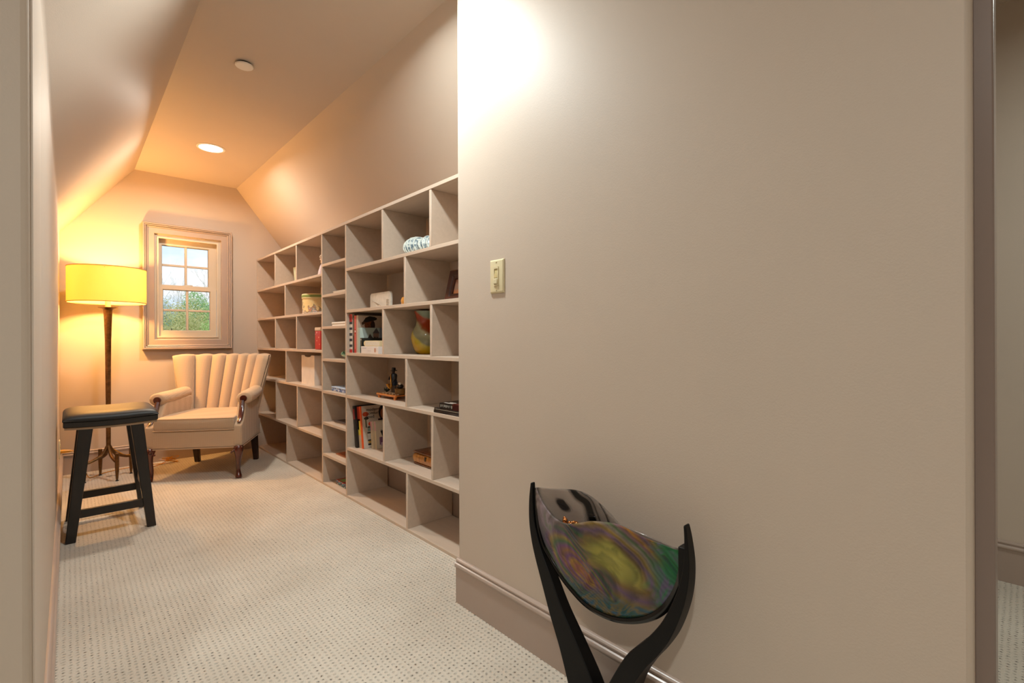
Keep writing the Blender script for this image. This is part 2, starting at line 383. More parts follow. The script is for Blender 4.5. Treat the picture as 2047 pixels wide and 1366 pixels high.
def sash(name, yf, X0, X1, Z0, Z1, gx0, gx1, gz0, gz1, mx, mz):
    s = MB()
    R = lambda x0, x1, z0, z1, y: [(x0, y, z0), (x1, y, z0), (x1, y, z1), (x0, y, z1)]
    s.rings([R(X0, X1, Z0, Z1, yf), R(gx0 - .005, gx1 + .005, gz0 - .005, gz1 + .005, yf), R(gx0, gx1, gz0, gz1, yf + 0.010), R(gx0, gx1, gz0, gz1, yf + 0.034), R(X0, X1, Z0, Z1, yf + 0.034), R(X0, X1, Z0, Z1, yf)], True, False, False)
    so = build(name, s, M_VINYL, win, autosm=25)
    build('muntin', MB().box(mx - .009, mx + .009, yf + .008, yf + .026, gz0, gz1), M_VINYL, so, bevel=0.003)
    for xa, xb in ((gx0, mx - .009), (mx + .009, gx1)):
        build('muntin', MB().box(xa, xb, yf + .009, yf + .025, mz - .009, mz + .009), M_VINYL, so, bevel=0.003)
    for xa, xb in ((gx0, mx), (mx, gx1)):
        for za, zb in ((gz0, mz), (mz, gz1)):
            build('pane', MB().box(xa, xb, yf + .016, yf + .019, za, zb), M_PANE, so, smooth=False)
    return so
sash('upper_sash', 4.893, 0.5355, 0.9715, 1.440, 1.8535, 0.576, 0.906, 1.463, 1.790, 0.742, 1.628)
ls = sash('lower_sash', 4.853, 0.5370, 0.957, 1.0215, 1.455, 0.578, 0.910, 1.080, 1.416, 0.745, 1.248)
build('sash_lock', MB().lathe([(0.0, 0), (0.016, 0), (0.014, 0.008), (0.006, 0.012), (0.0, 0.012)], (0.742, 4.872, 1.455), 14, 1.6, 1).box(0.742, 0.785, 4.866, 4.874, 1.460, 1.467), M_VINYL, ls)

# ================================================================ BOOKCASE
XF, XB = 1.2836, 1.566
bc = empty('bookcase', (XF, 3.15, 0))
tag(bc, 'long taupe painted built-in open bookcase with staggered cubbies along the right wall', 'bookcase')
T = 0.018
B_OBJ = {}
def board(name, x0, x1, y0, y1, z0, z1): return build(name, MB().box(x0, x1, y0, y1, z0, z1), M_SHELF, bc, bevel=0.0012, seg=1)
board('top_board', XF - 0.002, XR - 0.004, 1.478, 4.848, 1.724, 1.742)
SEC = [4.839, 3.303, 2.916, 1.487]
for y in SEC: board('side_panel', XF, XB, y - T / 2, y + T / 2, 0.0, 1.7235)
LZ = [1.456, 1.193, 0.924, 0.657, 0.328, 0.0155]
MZ = [1.517, 1.305, 1.088, 0.868, 0.648, 0.432, 0.216, 0.0155]
RZs = [1.447, 1.184, 0.915, 0.647, 0.319, 0.0155]
def shelves(Z, ya, yb):
    for z in Z: board('shelf_board', XF, XB, ya + T / 2 + .0003, yb - T / 2 - .0003, max(z - T, 0.0), z)
shelves(LZ, SEC[1], SEC[0]); shelves(MZ, SEC[2], SEC[1]); shelves(RZs, SEC[3], SEC[2])
def dividers(Z, rows):
    tops = [1.724] + [z - T for z in Z]
    for i, ys in enumerate(rows):
        for y in ys: board('divider', XF + .0004, XB, y - T / 2, y + T / 2, Z[i] + .0002, tops[i] - .0002)
a3, b3, a2 = 4.324, 3.808, 4.066
dividers(LZ, [[a3, b3], [a2 + .005], [a3 - .004, b3], [a2 - .012], [a3 - .014, b3 - .01], [a2 - .026]])
dividers(RZs, [[2.437, 1.956], [2.197], [2.434, 1.953], [2.187], [2.430, 1.947], [2.183]])

# ================================================================ FLOOR LAMP
LX, LY = 0.212, 4.52
lamp = empty('floor_lamp', (LX, LY, 0)); tag(lamp, 'tall aged bronze floor lamp with lit wide linen drum shade in the back corner', 'lamp')
pole = MB().tube([(LX, LY, .215), (LX, LY, .45), (LX, LY, .8), (LX, LY, 1.0), (LX, LY, 1.222)], [.0135, .0142, .0162, .0185, .0255], 10)
build('pole', pole, M_BRONZE, lamp)
build('dish', MB().lathe([(0.0, 0), (.026, 0), (.034, .006), (.056, .013), (.056, .017), (.02, .016), (0, .016)], (LX, LY, 1.220), 24), M_BRONZE, lamp)
cd_ = build('candle_tube', MB().lathe([(0, 0), (.0165, 0), (.0165, .085), (0.0, .085)], (LX, LY, 1.234), 16), plain('candle_sleeve', '#e8d9a8', 0.5, var=0.05), lamp)
build('socket', MB().lathe([(0, 0), (.012, 0), (.012, .03), (0, .03)], (LX, LY, 1.317), 12), M_BRONZE, lamp)
SZ0, SZ1, SR = 1.268, 1.518, 0.223
sh = MB().lathe([(SR - .0015, SZ0), (SR, SZ0), (SR, SZ1), (SR - .0015, SZ1), (SR - .0015, SZ0)], (LX, LY, 0), 72, caps=False)
shade = build('lamp_shade', sh, M_SHADE, lamp)
for z in (SZ0 - .001, SZ1 - .004):
    build('shade_rim', MB().lathe([(SR - .003, z), (SR + .0015, z), (SR + .0015, z + .005), (SR - .003, z + .005), (SR - .003, z)], (LX, LY, 0), 72, caps=False), plain('shade_tape', '#b08a4e', 0.7), shade)
sp = MB()
for k in range(3):
    a = k * 2 * pi / 3 + .4; sp.tube([(LX, LY, 1.455), (LX + SR * cos(a), LY + SR * sin(a), 1.505)], .002, 6)
build('shade_spider', sp, M_BRONZE, lamp)
build('bulb', MB().sphere((LX, LY, 1.405), .024, 14, 10, (1, 1, 1.2)).lathe([(0, 1.340), (.011, 1.340), (.012, 1.365), (.018, 1.385)], (LX, LY, 0), 14, caps=False), M_BULB, lamp)
arms = [radians(-73), radians(17), radians(107), radians(197)]
for a in arms:
    d = Vector((cos(a), sin(a), 0)); P = lambda r, z: (LX + d.x * r, LY + d.y * r, z)
    lg = build('leg', MB().tube([P(.006, .235), P(.018, .205), P(.040, .170), P(.075, .150), P(.105, .138), P(.137, .132)], [.010, .011, .0115, .011, .0105, .010], 8, up=(d.x, d.y, 0.3)), M_BRONZE, lamp)
    build('foot_spike', MB().tube([P(.137, .005), P(.137, .012), P(.137, .06), P(.137, .11), P(.137, .192), P(.137, .195)], [.0045, .007, .0105, .0122, .0122, .009], 8, up=(1, 0, 0)), M_BRONZE, lg)
    build('foot_pad', MB().lathe([(0, 0), (.011, 0), (.009, .004), (.004, .008), (0, .008)], P(.137, 0), 10), M_BLACK, lg)
WARM = (1.0, 0.50, 0.145)
light('floor_lamp_bulb', 'POINT', (LX, LY, 1.405), 125, WARM, 0.034)

# lamp cord from the outlet along the floor
def smooth_path(P, n=8):
    P = [Vector(p) for p in P]; out = []
    for i in range(len(P) - 1):
        p0 = P[max(i - 1, 0)]; p1 = P[i]; p2 = P[i + 1]; p3 = P[min(i + 2, len(P) - 1)]
        for k in range(n):
            t = k / n
            out.append(0.5 * ((2 * p1) + (p2 - p0) * t + (2 * p0 - 5 * p1 + 4 * p2 - p3) * t * t + (-p0 + 3 * p1 - 3 * p2 + p3) * t ** 3))
    out.append(P[-1]); return out
outlet = empty('wall_outlet', (XL, 4.20, 0.30)); tag(outlet, 'ivory outlet plate low on the left wall behind the stool', 'outlet')
build('cover_plate', MB().box(XL, XL + .006, 4.165, 4.235, .245, .360), M_IVORY, outlet, bevel=0.003)
for z in (.283, .322):
    build('socket_face', MB().lathe([(0, 0), (.015, 0), (.015, .002), (0, .002)], (0, 0, 0), 16), M_IVORYD, outlet, local=True).matrix_local = Matrix.Translation((.006, 0, z - .30)) @ Matrix.Rotation(pi / 2, 4, 'Y')
cord = empty('lamp_cord', (0.15, 4.55, 0)); tag(cord, 'amber plastic lamp cord trailing from wall outlet along carpet behind armchair', 'cord')
build('plug', MB().tube([(XL + .007, 4.20, .286), (XL + .02, 4.20, .286), (XL + .045, 4.20, .285), (XL + .062, 4.20, .284)], [.011, .012, .009, .005], 10), M_CORD, cord)
c1 = smooth_path([(XL + .062, 4.20, .284), (.045, 4.23, .26), (.06, 4.32, .15), (.075, 4.45, .09), (.09, 4.52, .06), (.115, 4.60, .006), (.20, 4.70, .005), (.33, 4.755, .005), (.46, 4.76, .005), (.55, 4.72, .005)])
build('cable', MB().tube(c1, .0032, 6), M_CORD, cord)
pts = []
for k in range(16):
    a = k * 2.3; pts.append((.60 + .050 * cos(a) * (1 + .5 * sin(k)), 4.72 + .035 * sin(a * 1.1), .006 + .045 * abs(sin(k * 0.9))))
build('coiled_bundle', MB().tube(smooth_path(pts, 6), .0022, 6), M_CORD, cord)
c2 = smooth_path([(.555, 4.72, .006), (.47, 4.64, .005), (.42, 4.60, .006), (.40, 4.575, .08), (.35, 4.555, .138), (.30, 4.545, .152), (.235, 4.53, .21)])
build('cable', MB().tube(c2, .0032, 6), M_CORD, cord)

# ================================================================ ARMCHAIR
ch = empty('armchair', (0.80, 4.27, 0), radians(-33)); tag(ch, 'cream channel-back upholstered armchair with carved mahogany trim under the window', 'armchair')
def cpart(name, mb, m, parent=ch, **k): return build(name, mb, m, parent, local=True, **k)
CX = 0.012
# seat rail / apron
ap = MB().hexa([(-.300, -.290, .225), (.325, -.290, .225), (.275, .255, .225), (-.250, .255, .225)], [(-.302, -.292, .352), (.327, -.292, .352), (.275, .255, .352), (-.250, .255, .352)])
cpart('seat_rail', ap, M_FABRIC, bevel=0.012, seg=3)
wl = MB().tube([(-.300, -.293, .226), (.327, -.293, .226), (.277, .25, .226)], .0035, 6)
cpart('welt', wl, M_FABRIC)
# seat cushion
def cushion():
    mb = MB()
    out = [(-.243, -.290), (.272, -.290), (.262, -.12), (.215, .20), (-.185, .20), (-.232, -.12)]
    lv = [(.352, .985), (.358, 1.0), (.392, 1.02), (.432, 1.0), (.440, .985)]
    R = []
    for z, s in lv:
        R.append([((x - CX) * s + CX, (y + .05) * s - .05, z + (.012 if z > .4 and y > -.2 else 0)) for x, y in out])
    return mb.rings(R)
cus = cpart('seat_cushion', cushion(), M_FABRIC, bevel=0.012, seg=3)
for z in (.356, .438):
    cpart('cushion_piping', MB().tube([(-.247, -.294, z), (-.1, -.297, z), (.1, -.297, z), (.277, -.294, z)], .004, 6), M_FABRIC, cus)
# back: seven channels
TOP = [(-.365, .215), (-.235, .300), (-.120, .330), (-.015, .342), (.082, .342), (.166, .328), (.250, .298), (.352, .222)]
BOT = [(-.262, .120), (-.198, .185), (-.122, .205), (-.035, .215), (.045, .215), (.120, .208), (.190, .188), (.268, .130)]
ZT, ZB = .868, .385
def bpt(i, v):
    b, t = BOT[i], TOP[i]; w = v ** 1.15
    return Vector((b[0] + (t[0] - b[0]) * w, b[1] + (t[1] - b[1]) * v, ZB + (ZT - ZB) * v))
for i in range(7):
    mb = MB(); nu, nv = 10, 14
    def fn(u, v, i=i):
        a, b = bpt(i, v), bpt(i + 1, v); p = a.lerp(b, u)
        t = (b - a).normalized(); nrm = Vector((t.y, -t.x, 0)); nrm = nrm if nrm.y < 0 else -nrm
        puff = .044 * (max(0, sin(pi * u)) ** .5)
        p = p + nrm * puff
        return p
    R = []
    for j in range(nv + 1):
        v = j / nv; row = [fn(k / nu, v) for k in range(nu + 1)]
        R.append(row)
    # rolled top: curls over to the rear
    for q in range(1, 6):
        ang = q / 5 * pi / 2; row = []
        for k in range(nu + 1):
            p = fn(k / nu, 1.0); u = k / nu
            lift = .016 * (max(0, sin(pi * u)) ** .5)
            a, b = bpt(i, 1), bpt(i + 1, 1); base = a.lerp(b, u) + Vector((0, .045, 0))
            pp = p.lerp(base, 1 - cos(ang)); pp.z = ZT + lift * sin(ang)
            row.append(pp)
        R.append(row)
    mb.rings(R, False, False, False)
    cpart('channel', mb, M_FABRIC, autosm=80)
# rear shell
mb = MB(); R = []
for i in range(8):
    p0, p1 = bpt(i, 0), bpt(i, 1)
    R.append([(p0.x, p0.y + .004, .25), (p0.x, p0.y + .004, ZB), (p1.x, p1.y + .002, ZT + .004), (p1.x * 1.0, p1.y + .035, ZT + .006), (p1.x * 1.01, p1.y + .058, ZT - .012), (p0.x * 1.02, p0.y + .07, ZB), (p0.x, p0.y + .06, .25)])
cpart('back_shell', mb.rings(R), M_FABRIC, autosm=50)
cpart('back_welt', MB().tube([tuple(bpt(i, 1) + Vector((0, .050, .004))) for i in range(8)] , .0045, 6), M_FABRIC)
cpart('back_welt', MB().tube([(TOP[7][0] + .006, TOP[7][1] + .03, ZT), (.335, .20, .72), (.305, .18, .58), (.285, .17, .45)], .004, 6), M_FABRIC)
# arms
for s in (-1, 1):
    def X(v): return CX + s * v
    def xo(y): return .314 - .045 * (y + .29) / .5
    ptop = [(-.292, .352), (-.290, .385), (-.265, .398), (-.235, .415), (-.205, .450), (-.180, .500), (-.166, .540), (-.10, .552), (.00, .556), (.12, .566), (.17, .56), (.20, .40), (.20, .24), (-.292, .24)]
    R = [[(X(xo(y)), y, z) for y, z in ptop], [(X(xo(y) - .062), y, z) for y, z in ptop]]
    arm = cpart('arm', MB().rings(R), M_FABRIC, bevel=0.012, seg=3)
    roll = MB(); RR = []
    for y, r, zc in ((-.176, .034, .566), (-.168, .046, .566), (-.10, .048, .568), (0, .047, .572), (.10, .045, .580), (.165, .041, .588), (.19, .022, .590)):
        RR.append([(X(xo(y) - .012 + r * 1.18 * cos(2 * pi * j / 18)), y, zc + r * sin(2 * pi * j / 18)) for j in range(18)])
    cpart('arm_roll', roll.rings(RR), M_FABRIC, arm, autosm=60)
    # carved wood facing with scroll
    fc = MB(); path = [(-.268, .405), (-.248, .418), (-.228, .440), (-.208, .475), (-.193, .515), (-.180, .550)]
    w = [.012, .013, .014, .014, .013, .012]; Ra = []
    for (y, z), hw in zip(path, w):
        xc = xo(y) - .022
        Ra.append([(X(xc - hw), y - .012, z), (X(xc), y - .018, z + .002), (X(xc + hw), y - .012, z), (X(xc + hw), y + .008, z + .004), (X(xc - hw), y + .008, z + .004)])
    fac = cpart('carved_facing', fc.rings(Ra), M_MAHOG, autosm=50)
    sc = MB()
    for r, yy in ((.024, -.186), (.016, -.192), (.007, -.196)):
        sc.rings([[(X(xo(-.18) - .016 + r * cos(2 * pi * j / 16)), y, .562 + r * sin(2 * pi * j / 16)) for j in range(16)] for y in (-.160, yy)])
    cpart('scroll', sc, M_MAHOG, fac, autosm=50)
    # front cabriole leg
    lx, ly = CX + s * .285, -.272
    o = Vector((s * .5, -.85, 0))
    pz = [(.235, 0.000, .036), (.215, .006, .036), (.190, .012, .031), (.160, .010, .023), (.120, .002, .0165), (.075, -.006, .014), (.040, -.002, .0155), (.020, .006, .021), (.006, .010, .023), (0, .010, .021)]
    cpart('leg', MB().tube([(lx + o.x * d, ly + o.y * d, z) for z, d, r in pz], [r for z, d, r in pz], 12, up=(1, 0, 0)), M_MAHOG, sub=1)
    rx = CX + s * .222
    cpart('leg', MB().hexa([(rx - .017, .262, 0), (rx + .017, .262, 0), (rx + .017, .298, 0), (rx - .017, .298, 0)], [(rx - .024, .205, .24), (rx + .024, .205, .24), (rx + .024, .252, .24), (rx - .024, .252, .24)]), M_DKLEG, bevel=0.003)
for s in (-1, 1):
    kn = MB()
    for k in range(5): kn.sphere((CX + s * .27 + .011 * (k - 2), -.305 + .003 * abs(k - 2), .205 - .007 * abs(k - 2)), .0075, 8, 6)
    cpart('knee_carving', kn, M_MAHOG)

# ================================================================ BAR STOOL
st_ = empty('bar_stool', (0.168, 3.41, 0)); tag(st_, 'backless saddle stool with black leather pad and dark splayed legs by left wall', 'stool')
def spart(name, mb, m, parent=st_, **k): return build(name, mb, m, parent, **k)
sx0, sx1, sy0, sy1 = -.020, .358, 3.215, 3.625
def sag(x): u = (x - (sx0 + sx1) / 2) / ((sx1 - sx0) / 2); return .007 * (u * u - 0.4)
R = []
for k in range(13):
    x = sx0 + (sx1 - sx0) * k / 12; z = .562 + sag(x)
    R.append([(x, sy0, z), (x, sy1, z), (x, sy1, z + .030), (x, sy0, z + .030)])
sb = spart('seat_board', MB().rings(R), M_DARKW, bevel=0.004)
R = []
for k in range(13):
    x = sx0 + .005 + (sx1 - sx0 - .010) * k / 12; z = .5505 + sag(x); R.append([(x, sy0 + .005, z), (x, sy1 - .005, z), (x, sy1 - .005, z + .0112), (x, sy0 + .005, z + .0112)])
spart('seat_underside', MB().rings(R), M_UNDER)
nu, nv = 40, 40
def pad(u, v):
    e = .004
    U, V = -cos(pi * u), -cos(pi * v)
    x = (sx0 + sx1) / 2 + (sx1 - sx0 + .006) / 2 * U; y = (sy0 + sy1) / 2 + (sy1 - sy0 + .006) / 2 * V
    f = (1 - abs(U) ** 6) * (1 - abs(V) ** 6)
    return (x, y, .592 + sag(x) + .045 * max(0, f) ** .36)
pm = MB().grid(pad, nu, nv)
spart('leather_pad', pm, M_LEATH, autosm=80)
sw = []
for k in range(41):
    u = k / 40; x = sx0 - .002 + (sx1 - sx0 + .004) * u; sw.append((x, sy0 - .004, .606 + sag(x)))
spart('pad_welt', MB().tube([(x, y + .001, z - .012) for x, y, z in sw], .003, 6), M_LEATH)
def leg(xf, yf, xt, yt):
    # foot centre, top centre; leg tapers downwards, faces are square to the room
    b = lambda x, y, hw, hd, z: [(x - hw, y - hd, z), (x + hw, y - hd, z), (x + hw, y + hd, z), (x - hw, y + hd, z)]
    return spart('leg', MB().hexa(b(xf, yf, .0195, .020, 0), b(xt, yt, .028, .024, .566)), M_DARKW, bevel=0.003)
FX0, FX1, FY0, FY1 = .006, .326, 3.206, 3.612
TX0, TX1, TY0, TY1 = .066, .268, 3.250, 3.570
leg(FX0, FY0, TX0, TY0); leg(FX1, FY0, TX1, TY0); leg(FX0, FY1, TX0, TY1); leg(FX1, FY1, TX1, TY1)
def lp(a, b, z): return a + (b - a) * z / .566
def stretch(z, ya, yb):
    y = lp(ya, yb, z); xa = lp(FX0, TX0, z) + .018; xb = lp(FX1, TX1, z) - .018
    spart('stretcher', MB().box(xa, xb, y - .011, y + .011, z - .020, z + .020), M_DARKW, bevel=0.002)
stretch(.131, FY0, TY0); stretch(.131, FY1, TY1)
for fx, tx in ((FX0, TX0), (FX1, TX1)):
    z = .205; x = lp(fx, tx, z); spart('stretcher', MB().box(x - .010, x + .010, lp(FY0, TY0, z) + .018, lp(FY1, TY1, z) - .018, z - .020, z + .020), M_DARKW, bevel=0.002)
spart('seat_batten', MB().box(.10, .20, 3.40, 3.43, .548, .562), M_DARKW)

# ================================================================ ART GLASS SCULPTURE
AX = 0.975
art = empty('glass_sculpture', (AX, 0.735, 0)); tag(art, 'iridescent swirled art glass vessel held by two curved black legs against the right wall', 'sculpture')
Lo = [(0.965, 0.586), (0.970, 0.534), (0.968, 0.477), (0.958, 0.429), (0.942, 0.384), (0.913, 0.317), (0.882, 0.246), (0.846, 0.173), (0.813, 0.088), (0.800, 0.040), (0.80, 0.0)]
Li = [(0.957, 0.588), (0.955, 0.537), (0.948, 0.482), (0.932, 0.437), (0.913, 0.401), (0.880, 0.350), (0.837, 0.278), (0.781, 0.204), (0.731, 0.132), (0.700, 0.060), (0.69, 0.0)]
Ro = [(0.494, 0.598), (0.488, 0.566), (0.483, 0.514), (0.487, 0.459), (0.500, 0.406), (0.523, 0.347), (0.553, 0.296), (0.585, 0.250), (0.615, 0.192), (0.640, 0.10), (0.65, 0.0)]
Ri = [(0.499, 0.597), (0.496, 0.564), (0.497, 0.515), (0.505, 0.469), (0.523, 0.418), (0.547, 0.369), (0.585, 0.316), (0.631, 0.262), (0.688, 0.154), (0.735, 0.06), (0.75, 0.0)]
def sm2(P, n=5):
    return [(q.x, q.y) for q in smooth_path([(a, b, 0) for a, b in P], n)]
def blade(name, A, Bb, xs):
    A, Bb = sm2(A), sm2(Bb); R = []; n = len(A)
    for k in range(n):
        t = k / (n - 1); w = xs(t)
        R.append([(AX - w, A[k][0], A[k][1]), (AX + w, A[k][0], A[k][1]), (AX + w, Bb[k][0], Bb[k][1]), (AX - w, Bb[k][0], Bb[k][1])])
    return build(name, MB().rings(R), M_BLACK, art, bevel=0.0025)
blade('leg', Lo, Li, lambda t: .006 + .018 * t)
blade('leg', Ro, Ri, lambda t: .010 + .030 * t)
build('base', MB().box(AX - .085, AX + .075, .655, .845, 0, .012), M_BLACK, art, bevel=0.003)
RIM = sm2([(0.949, 0.573), (0.947, 0.525), (0.940, 0.470), (0.921, 0.422), (0.894, 0.393), (0.861, 0.363), (0.817, 0.335), (0.764, 0.314), (0.702, 0.312), (0.649, 0.325), (0.597, 0.351), (0.557, 0.385), (0.529, 0.425), (0.511, 0.467), (0.503, 0.508), (0.500, 0.545)], 6)
FT = sm2([(0.945, 0.576), (0.916, 0.55), (0.889, 0.534), (0.858, 0.521), (0.824, 0.517), (0.792, 0.523), (0.756, 0.537), (0.726, 0.548), (0.655, 0.559), (0.598, 0.547), (0.551, 0.542), (0.509, 0.535)], 6)
BT = sm2([(0.943, 0.576), (0.898, 0.582), (0.846, 0.592), (0.804, 0.597), (0.764, 0.592), (0.733, 0.579), (0.702, 0.562), (0.675, 0.546), (0.639, 0.544), (0.587, 0.541), (0.509, 0.536)], 6)
def samp(P, t):
    f = t * (len(P) - 1); i = min(int(f), len(P) - 2); f -= i
    return (P[i][0] + (P[i + 1][0] - P[i][0]) * f, P[i][1] + (P[i + 1][1] - P[i][1]) * f)
def iri(name, kind):
    m, n, b = newmat(name); L = n.links
    t = N(n, 'ShaderNodeTexCoord'); OC = t.outputs['Object']
    sp = N(n, 'ShaderNodeSeparateXYZ'); L.new(OC, sp.inputs[0])
    def math_(op, a, bb=None, c=None):
        x = N(n, 'ShaderNodeMath', operation=op)
        for k, v in enumerate((a, bb, c)):
            if v is None: continue
            if hasattr(v, 'is_linked'): L.new(v, x.inputs[k])
            else: x.inputs[k].default_value = v
        return x.outputs[0]
    def ramp(fac, stops):
        r = N(n, 'ShaderNodeValToRGB'); cr = r.color_ramp
        while len(cr.elements) < len(stops): cr.elements.new(.5)
        for e, (p_, c) in zip(cr.elements, stops): e.position = p_; e.color = lin(c) + (1,)
        L.new(fac, r.inputs[0]); return r.outputs[0]
    def sstep(v, a, bb):
        x = N(n, 'ShaderNodeMapRange', interpolation_type='SMOOTHSTEP'); x.inputs['From Min'].default_value = a; x.inputs['From Max'].default_value = bb; L.new(v, x.inputs['Value']); return x.outputs[0]
    def mix(f, a, c):
        x = N(n, 'ShaderNodeMix', data_type='RGBA'); L.new(f, x.inputs[0])
        for k, v in ((6, a), (7, c)):
            if hasattr(v, 'is_linked'): L.new(v, x.inputs[k])
            else: x.inputs[k].default_value = lin(v) + (1,)
        return x.outputs[2]
    def swirl(cy, cz, ang, sy, sz, dist, dscale):
        # distance from a swirl centre in a turned, stretched and noise-bent frame
        nz = N(n, 'ShaderNodeTexNoise', Scale=dscale, Detail=2.5, Distortion=.8); L.new(OC, nz.inputs['Vector'])
        c5 = math_('SUBTRACT', nz.outputs['Fac'], .5)
        y = math_('SUBTRACT', sp.outputs[1], cy); z = math_('SUBTRACT', sp.outputs[2], cz)
        y = math_('MULTIPLY_ADD', c5, dist, y); z = math_('MULTIPLY_ADD', c5, -dist, z)
        u = math_('ADD', math_('MULTIPLY', y, cos(ang)), math_('MULTIPLY', z, sin(ang)))
        v = math_('SUBTRACT', math_('MULTIPLY', z, cos(ang)), math_('MULTIPLY', y, sin(ang)))
        u = math_('MULTIPLY', u, sy); v = math_('MULTIPLY', v, sz)
        return math_('SQRT', math_('ADD', math_('MULTIPLY', u, u), math_('MULTIPLY', v, v)))
    noi = N(n, 'ShaderNodeTexNoise', Scale=10.0, Detail=4.0, Distortion=1.6); L.new(OC, noi.inputs['Vector']); NF = noi.outputs['Fac']
    b.inputs['Roughness'].default_value = 0.05; b.inputs['Specular IOR Level'].default_value = 0.35; b.inputs['Coat Weight'].default_value = 0.15; b.inputs['Coat Roughness'].default_value = 0.02
    if kind == 'front':
        d1 = swirl(.030, .405, radians(27), 4.6, 10.0, .13, 3.2); p1 = math_('PINGPONG', d1, 1.0)
        A = ramp(p1, [(0, '#b0762e'), (.10, '#9a5a4a'), (.18, '#b5862f'), (.25, '#7d4c74'), (.33, '#a3703a'), (.40, '#8c5a7c'), (.48, '#5c7440'), (.56, '#a58a3a'), (.64, '#74506e'), (.74, '#4d6e3a'), (.84, '#8f6a5c'), (.94, '#3f5a48'), (1.0, '#7a5f70')])
        d2 = swirl(-.075, .470, radians(26), 3.4, 10.5, .13, 3.4); p2 = math_('PINGPONG', d2, 1.0)
        Bc = ramp(p2, [(0, '#b5ab52'), (.20, '#a39a44'), (.32, '#8a6a3a'), (.42, '#7a5a72'), (.52, '#9a7a34'), (.62, '#8f7f74'), (.70, '#5f6f4a'), (.80, '#8a5f6a'), (.88, '#a8742f'), (1.0, '#70566c')])
        base = mix(sstep(math_('MULTIPLY_ADD', NF, .30, math_('MULTIPLY_ADD', sp.outputs[2], .5, math_('MULTIPLY', sp.outputs[1], -1.0))), .33, .41), A, Bc)
        right = sstep(math_('MULTIPLY_ADD', NF, .12, math_('MULTIPLY', sp.outputs[1], -1.0)), .205, .255)
        G = ramp(NF, [(.30, '#1f5f5a'), (.42, '#2f7a44'), (.50, '#3f7a58'), (.58, '#6f5a7c'), (.66, '#357a4a')])
        base = mix(right, base, G)
        low = sstep(math_('MULTIPLY_ADD', NF, .10, math_('MULTIPLY', sp.outputs[2], -1.0)), -.345, -.290)
        TB = ramp(NF, [(.32, '#1f4f5c'), (.44, '#4a6a48'), (.50, '#2a5f66'), (.56, '#7a6a3a'), (.64, '#27546a')])
        base = mix(low, base, TB)
        top = sstep(math_('MULTIPLY_ADD', NF, .08, math_('MULTIPLY_ADD', sp.outputs[1], .55, sp.outputs[2])), .565, .625)
        base = mix(top, base, ramp(NF, [(.35, '#a08f86'), (.47, '#8a7a72'), (.55, '#97868a'), (.65, '#7a7a66')]))
        # fine drawn streaks follow both swirls
        st1 = math_('SINE', math_('MULTIPLY_ADD', math_('ADD', d1, d2), 30.0, math_('MULTIPLY', NF, 22.0)))
        lum = math_('MULTIPLY_ADD', st1, .10, math_('MULTIPLY_ADD', NF, 1.5, -.10))
        vs = N(n, 'ShaderNodeVectorMath', operation='SCALE'); L.new(base, vs.inputs[0]); L.new(lum, vs.inputs['Scale']); base = vs.outputs[0]
        # dark feathered edge down the left side
        edge = sstep(math_('MULTIPLY_ADD', NF, .07, math_('MULTIPLY_ADD', sp.outputs[2], -.42, sp.outputs[1])), .000, .030)
        base = mix(edge, base, '#060808')
        L.new(base, b.inputs['Base Color']); b.inputs['Alpha'].default_value = 0.90
        b.inputs['Thin Film Thickness'].default_value = 420
    else:
        d = swirl(.120, .545, radians(28), 5.2, 10.0, .05, 6.0)
        f = ramp(d, [(0, '#000000'), (.10, '#101010'), (.16, '#c0c0c0'), (.40, '#d8d8d8'), (.50, '#606060'), (.53, '#000000'), (.66, '#000000'), (.69, '#909090'), (.73, '#808080'), (.75, '#101010'), (.78, '#a0a0a0'), (.90, '#b8b8b8'), (.94, '#303030'), (.98, '#c8c8c8')])
        sx = N(n, 'ShaderNodeSeparateColor'); L.new(f, sx.inputs[0])
        L.new(mix(sx.outputs[0], '#050606', '#b09e92'), b.inputs['Base Color'])
        L.new(math_('MULTIPLY_ADD', sx.outputs[0], -.55, .95), b.inputs['Alpha'])
    return m
def shell(name, TP, bul, m):
    def fn(u, v):
        a = samp(RIM, u); b = samp(TP, u); k = v ** .8
        y = a[0] + (b[0] - a[0]) * k; z = a[1] + (b[1] - a[1]) * k
        bl = bul * sin(pi * min(1, max(0, u))) ** .7 * (v ** .6)
        return (AX + bl, y, z)
    return build(name, MB().grid(fn, 60, 24), m, art, autosm=80, solid=0.004)
shell('front_glass', FT, -.030, iri('iridescent_glass', 'front'))
shell('rear_glass', BT, .012, iri('smoky_swirl_glass', 'rear'))
build('glass_rim', MB().tube([(AX, y, z) for y, z in RIM], [.005 + .006 * k / (len(RIM) - 1) for k in range(len(RIM))], 8, up=(1, 0, 0)), M_BLACKG, art)
build('glass_clip', MB().box(AX - .014, AX + .012, .491, .509, .44, .550), M_BLACK, art, bevel=0.002)
bd = MB(); rnd = random.Random(3)
for k in range(26):
    bd.sphere((AX + .001 + rnd.uniform(-.008, .008), .822 + rnd.uniform(-.028, .026), .508 + rnd.uniform(-.012, .007)), rnd.uniform(.0045, .0065), 8, 6)
bo = build('copper_beads', bd, plain('copper_glass', '#a8642c', 0.2, 0.6, var=0.2), art); bo['kind'] = 'stuff'

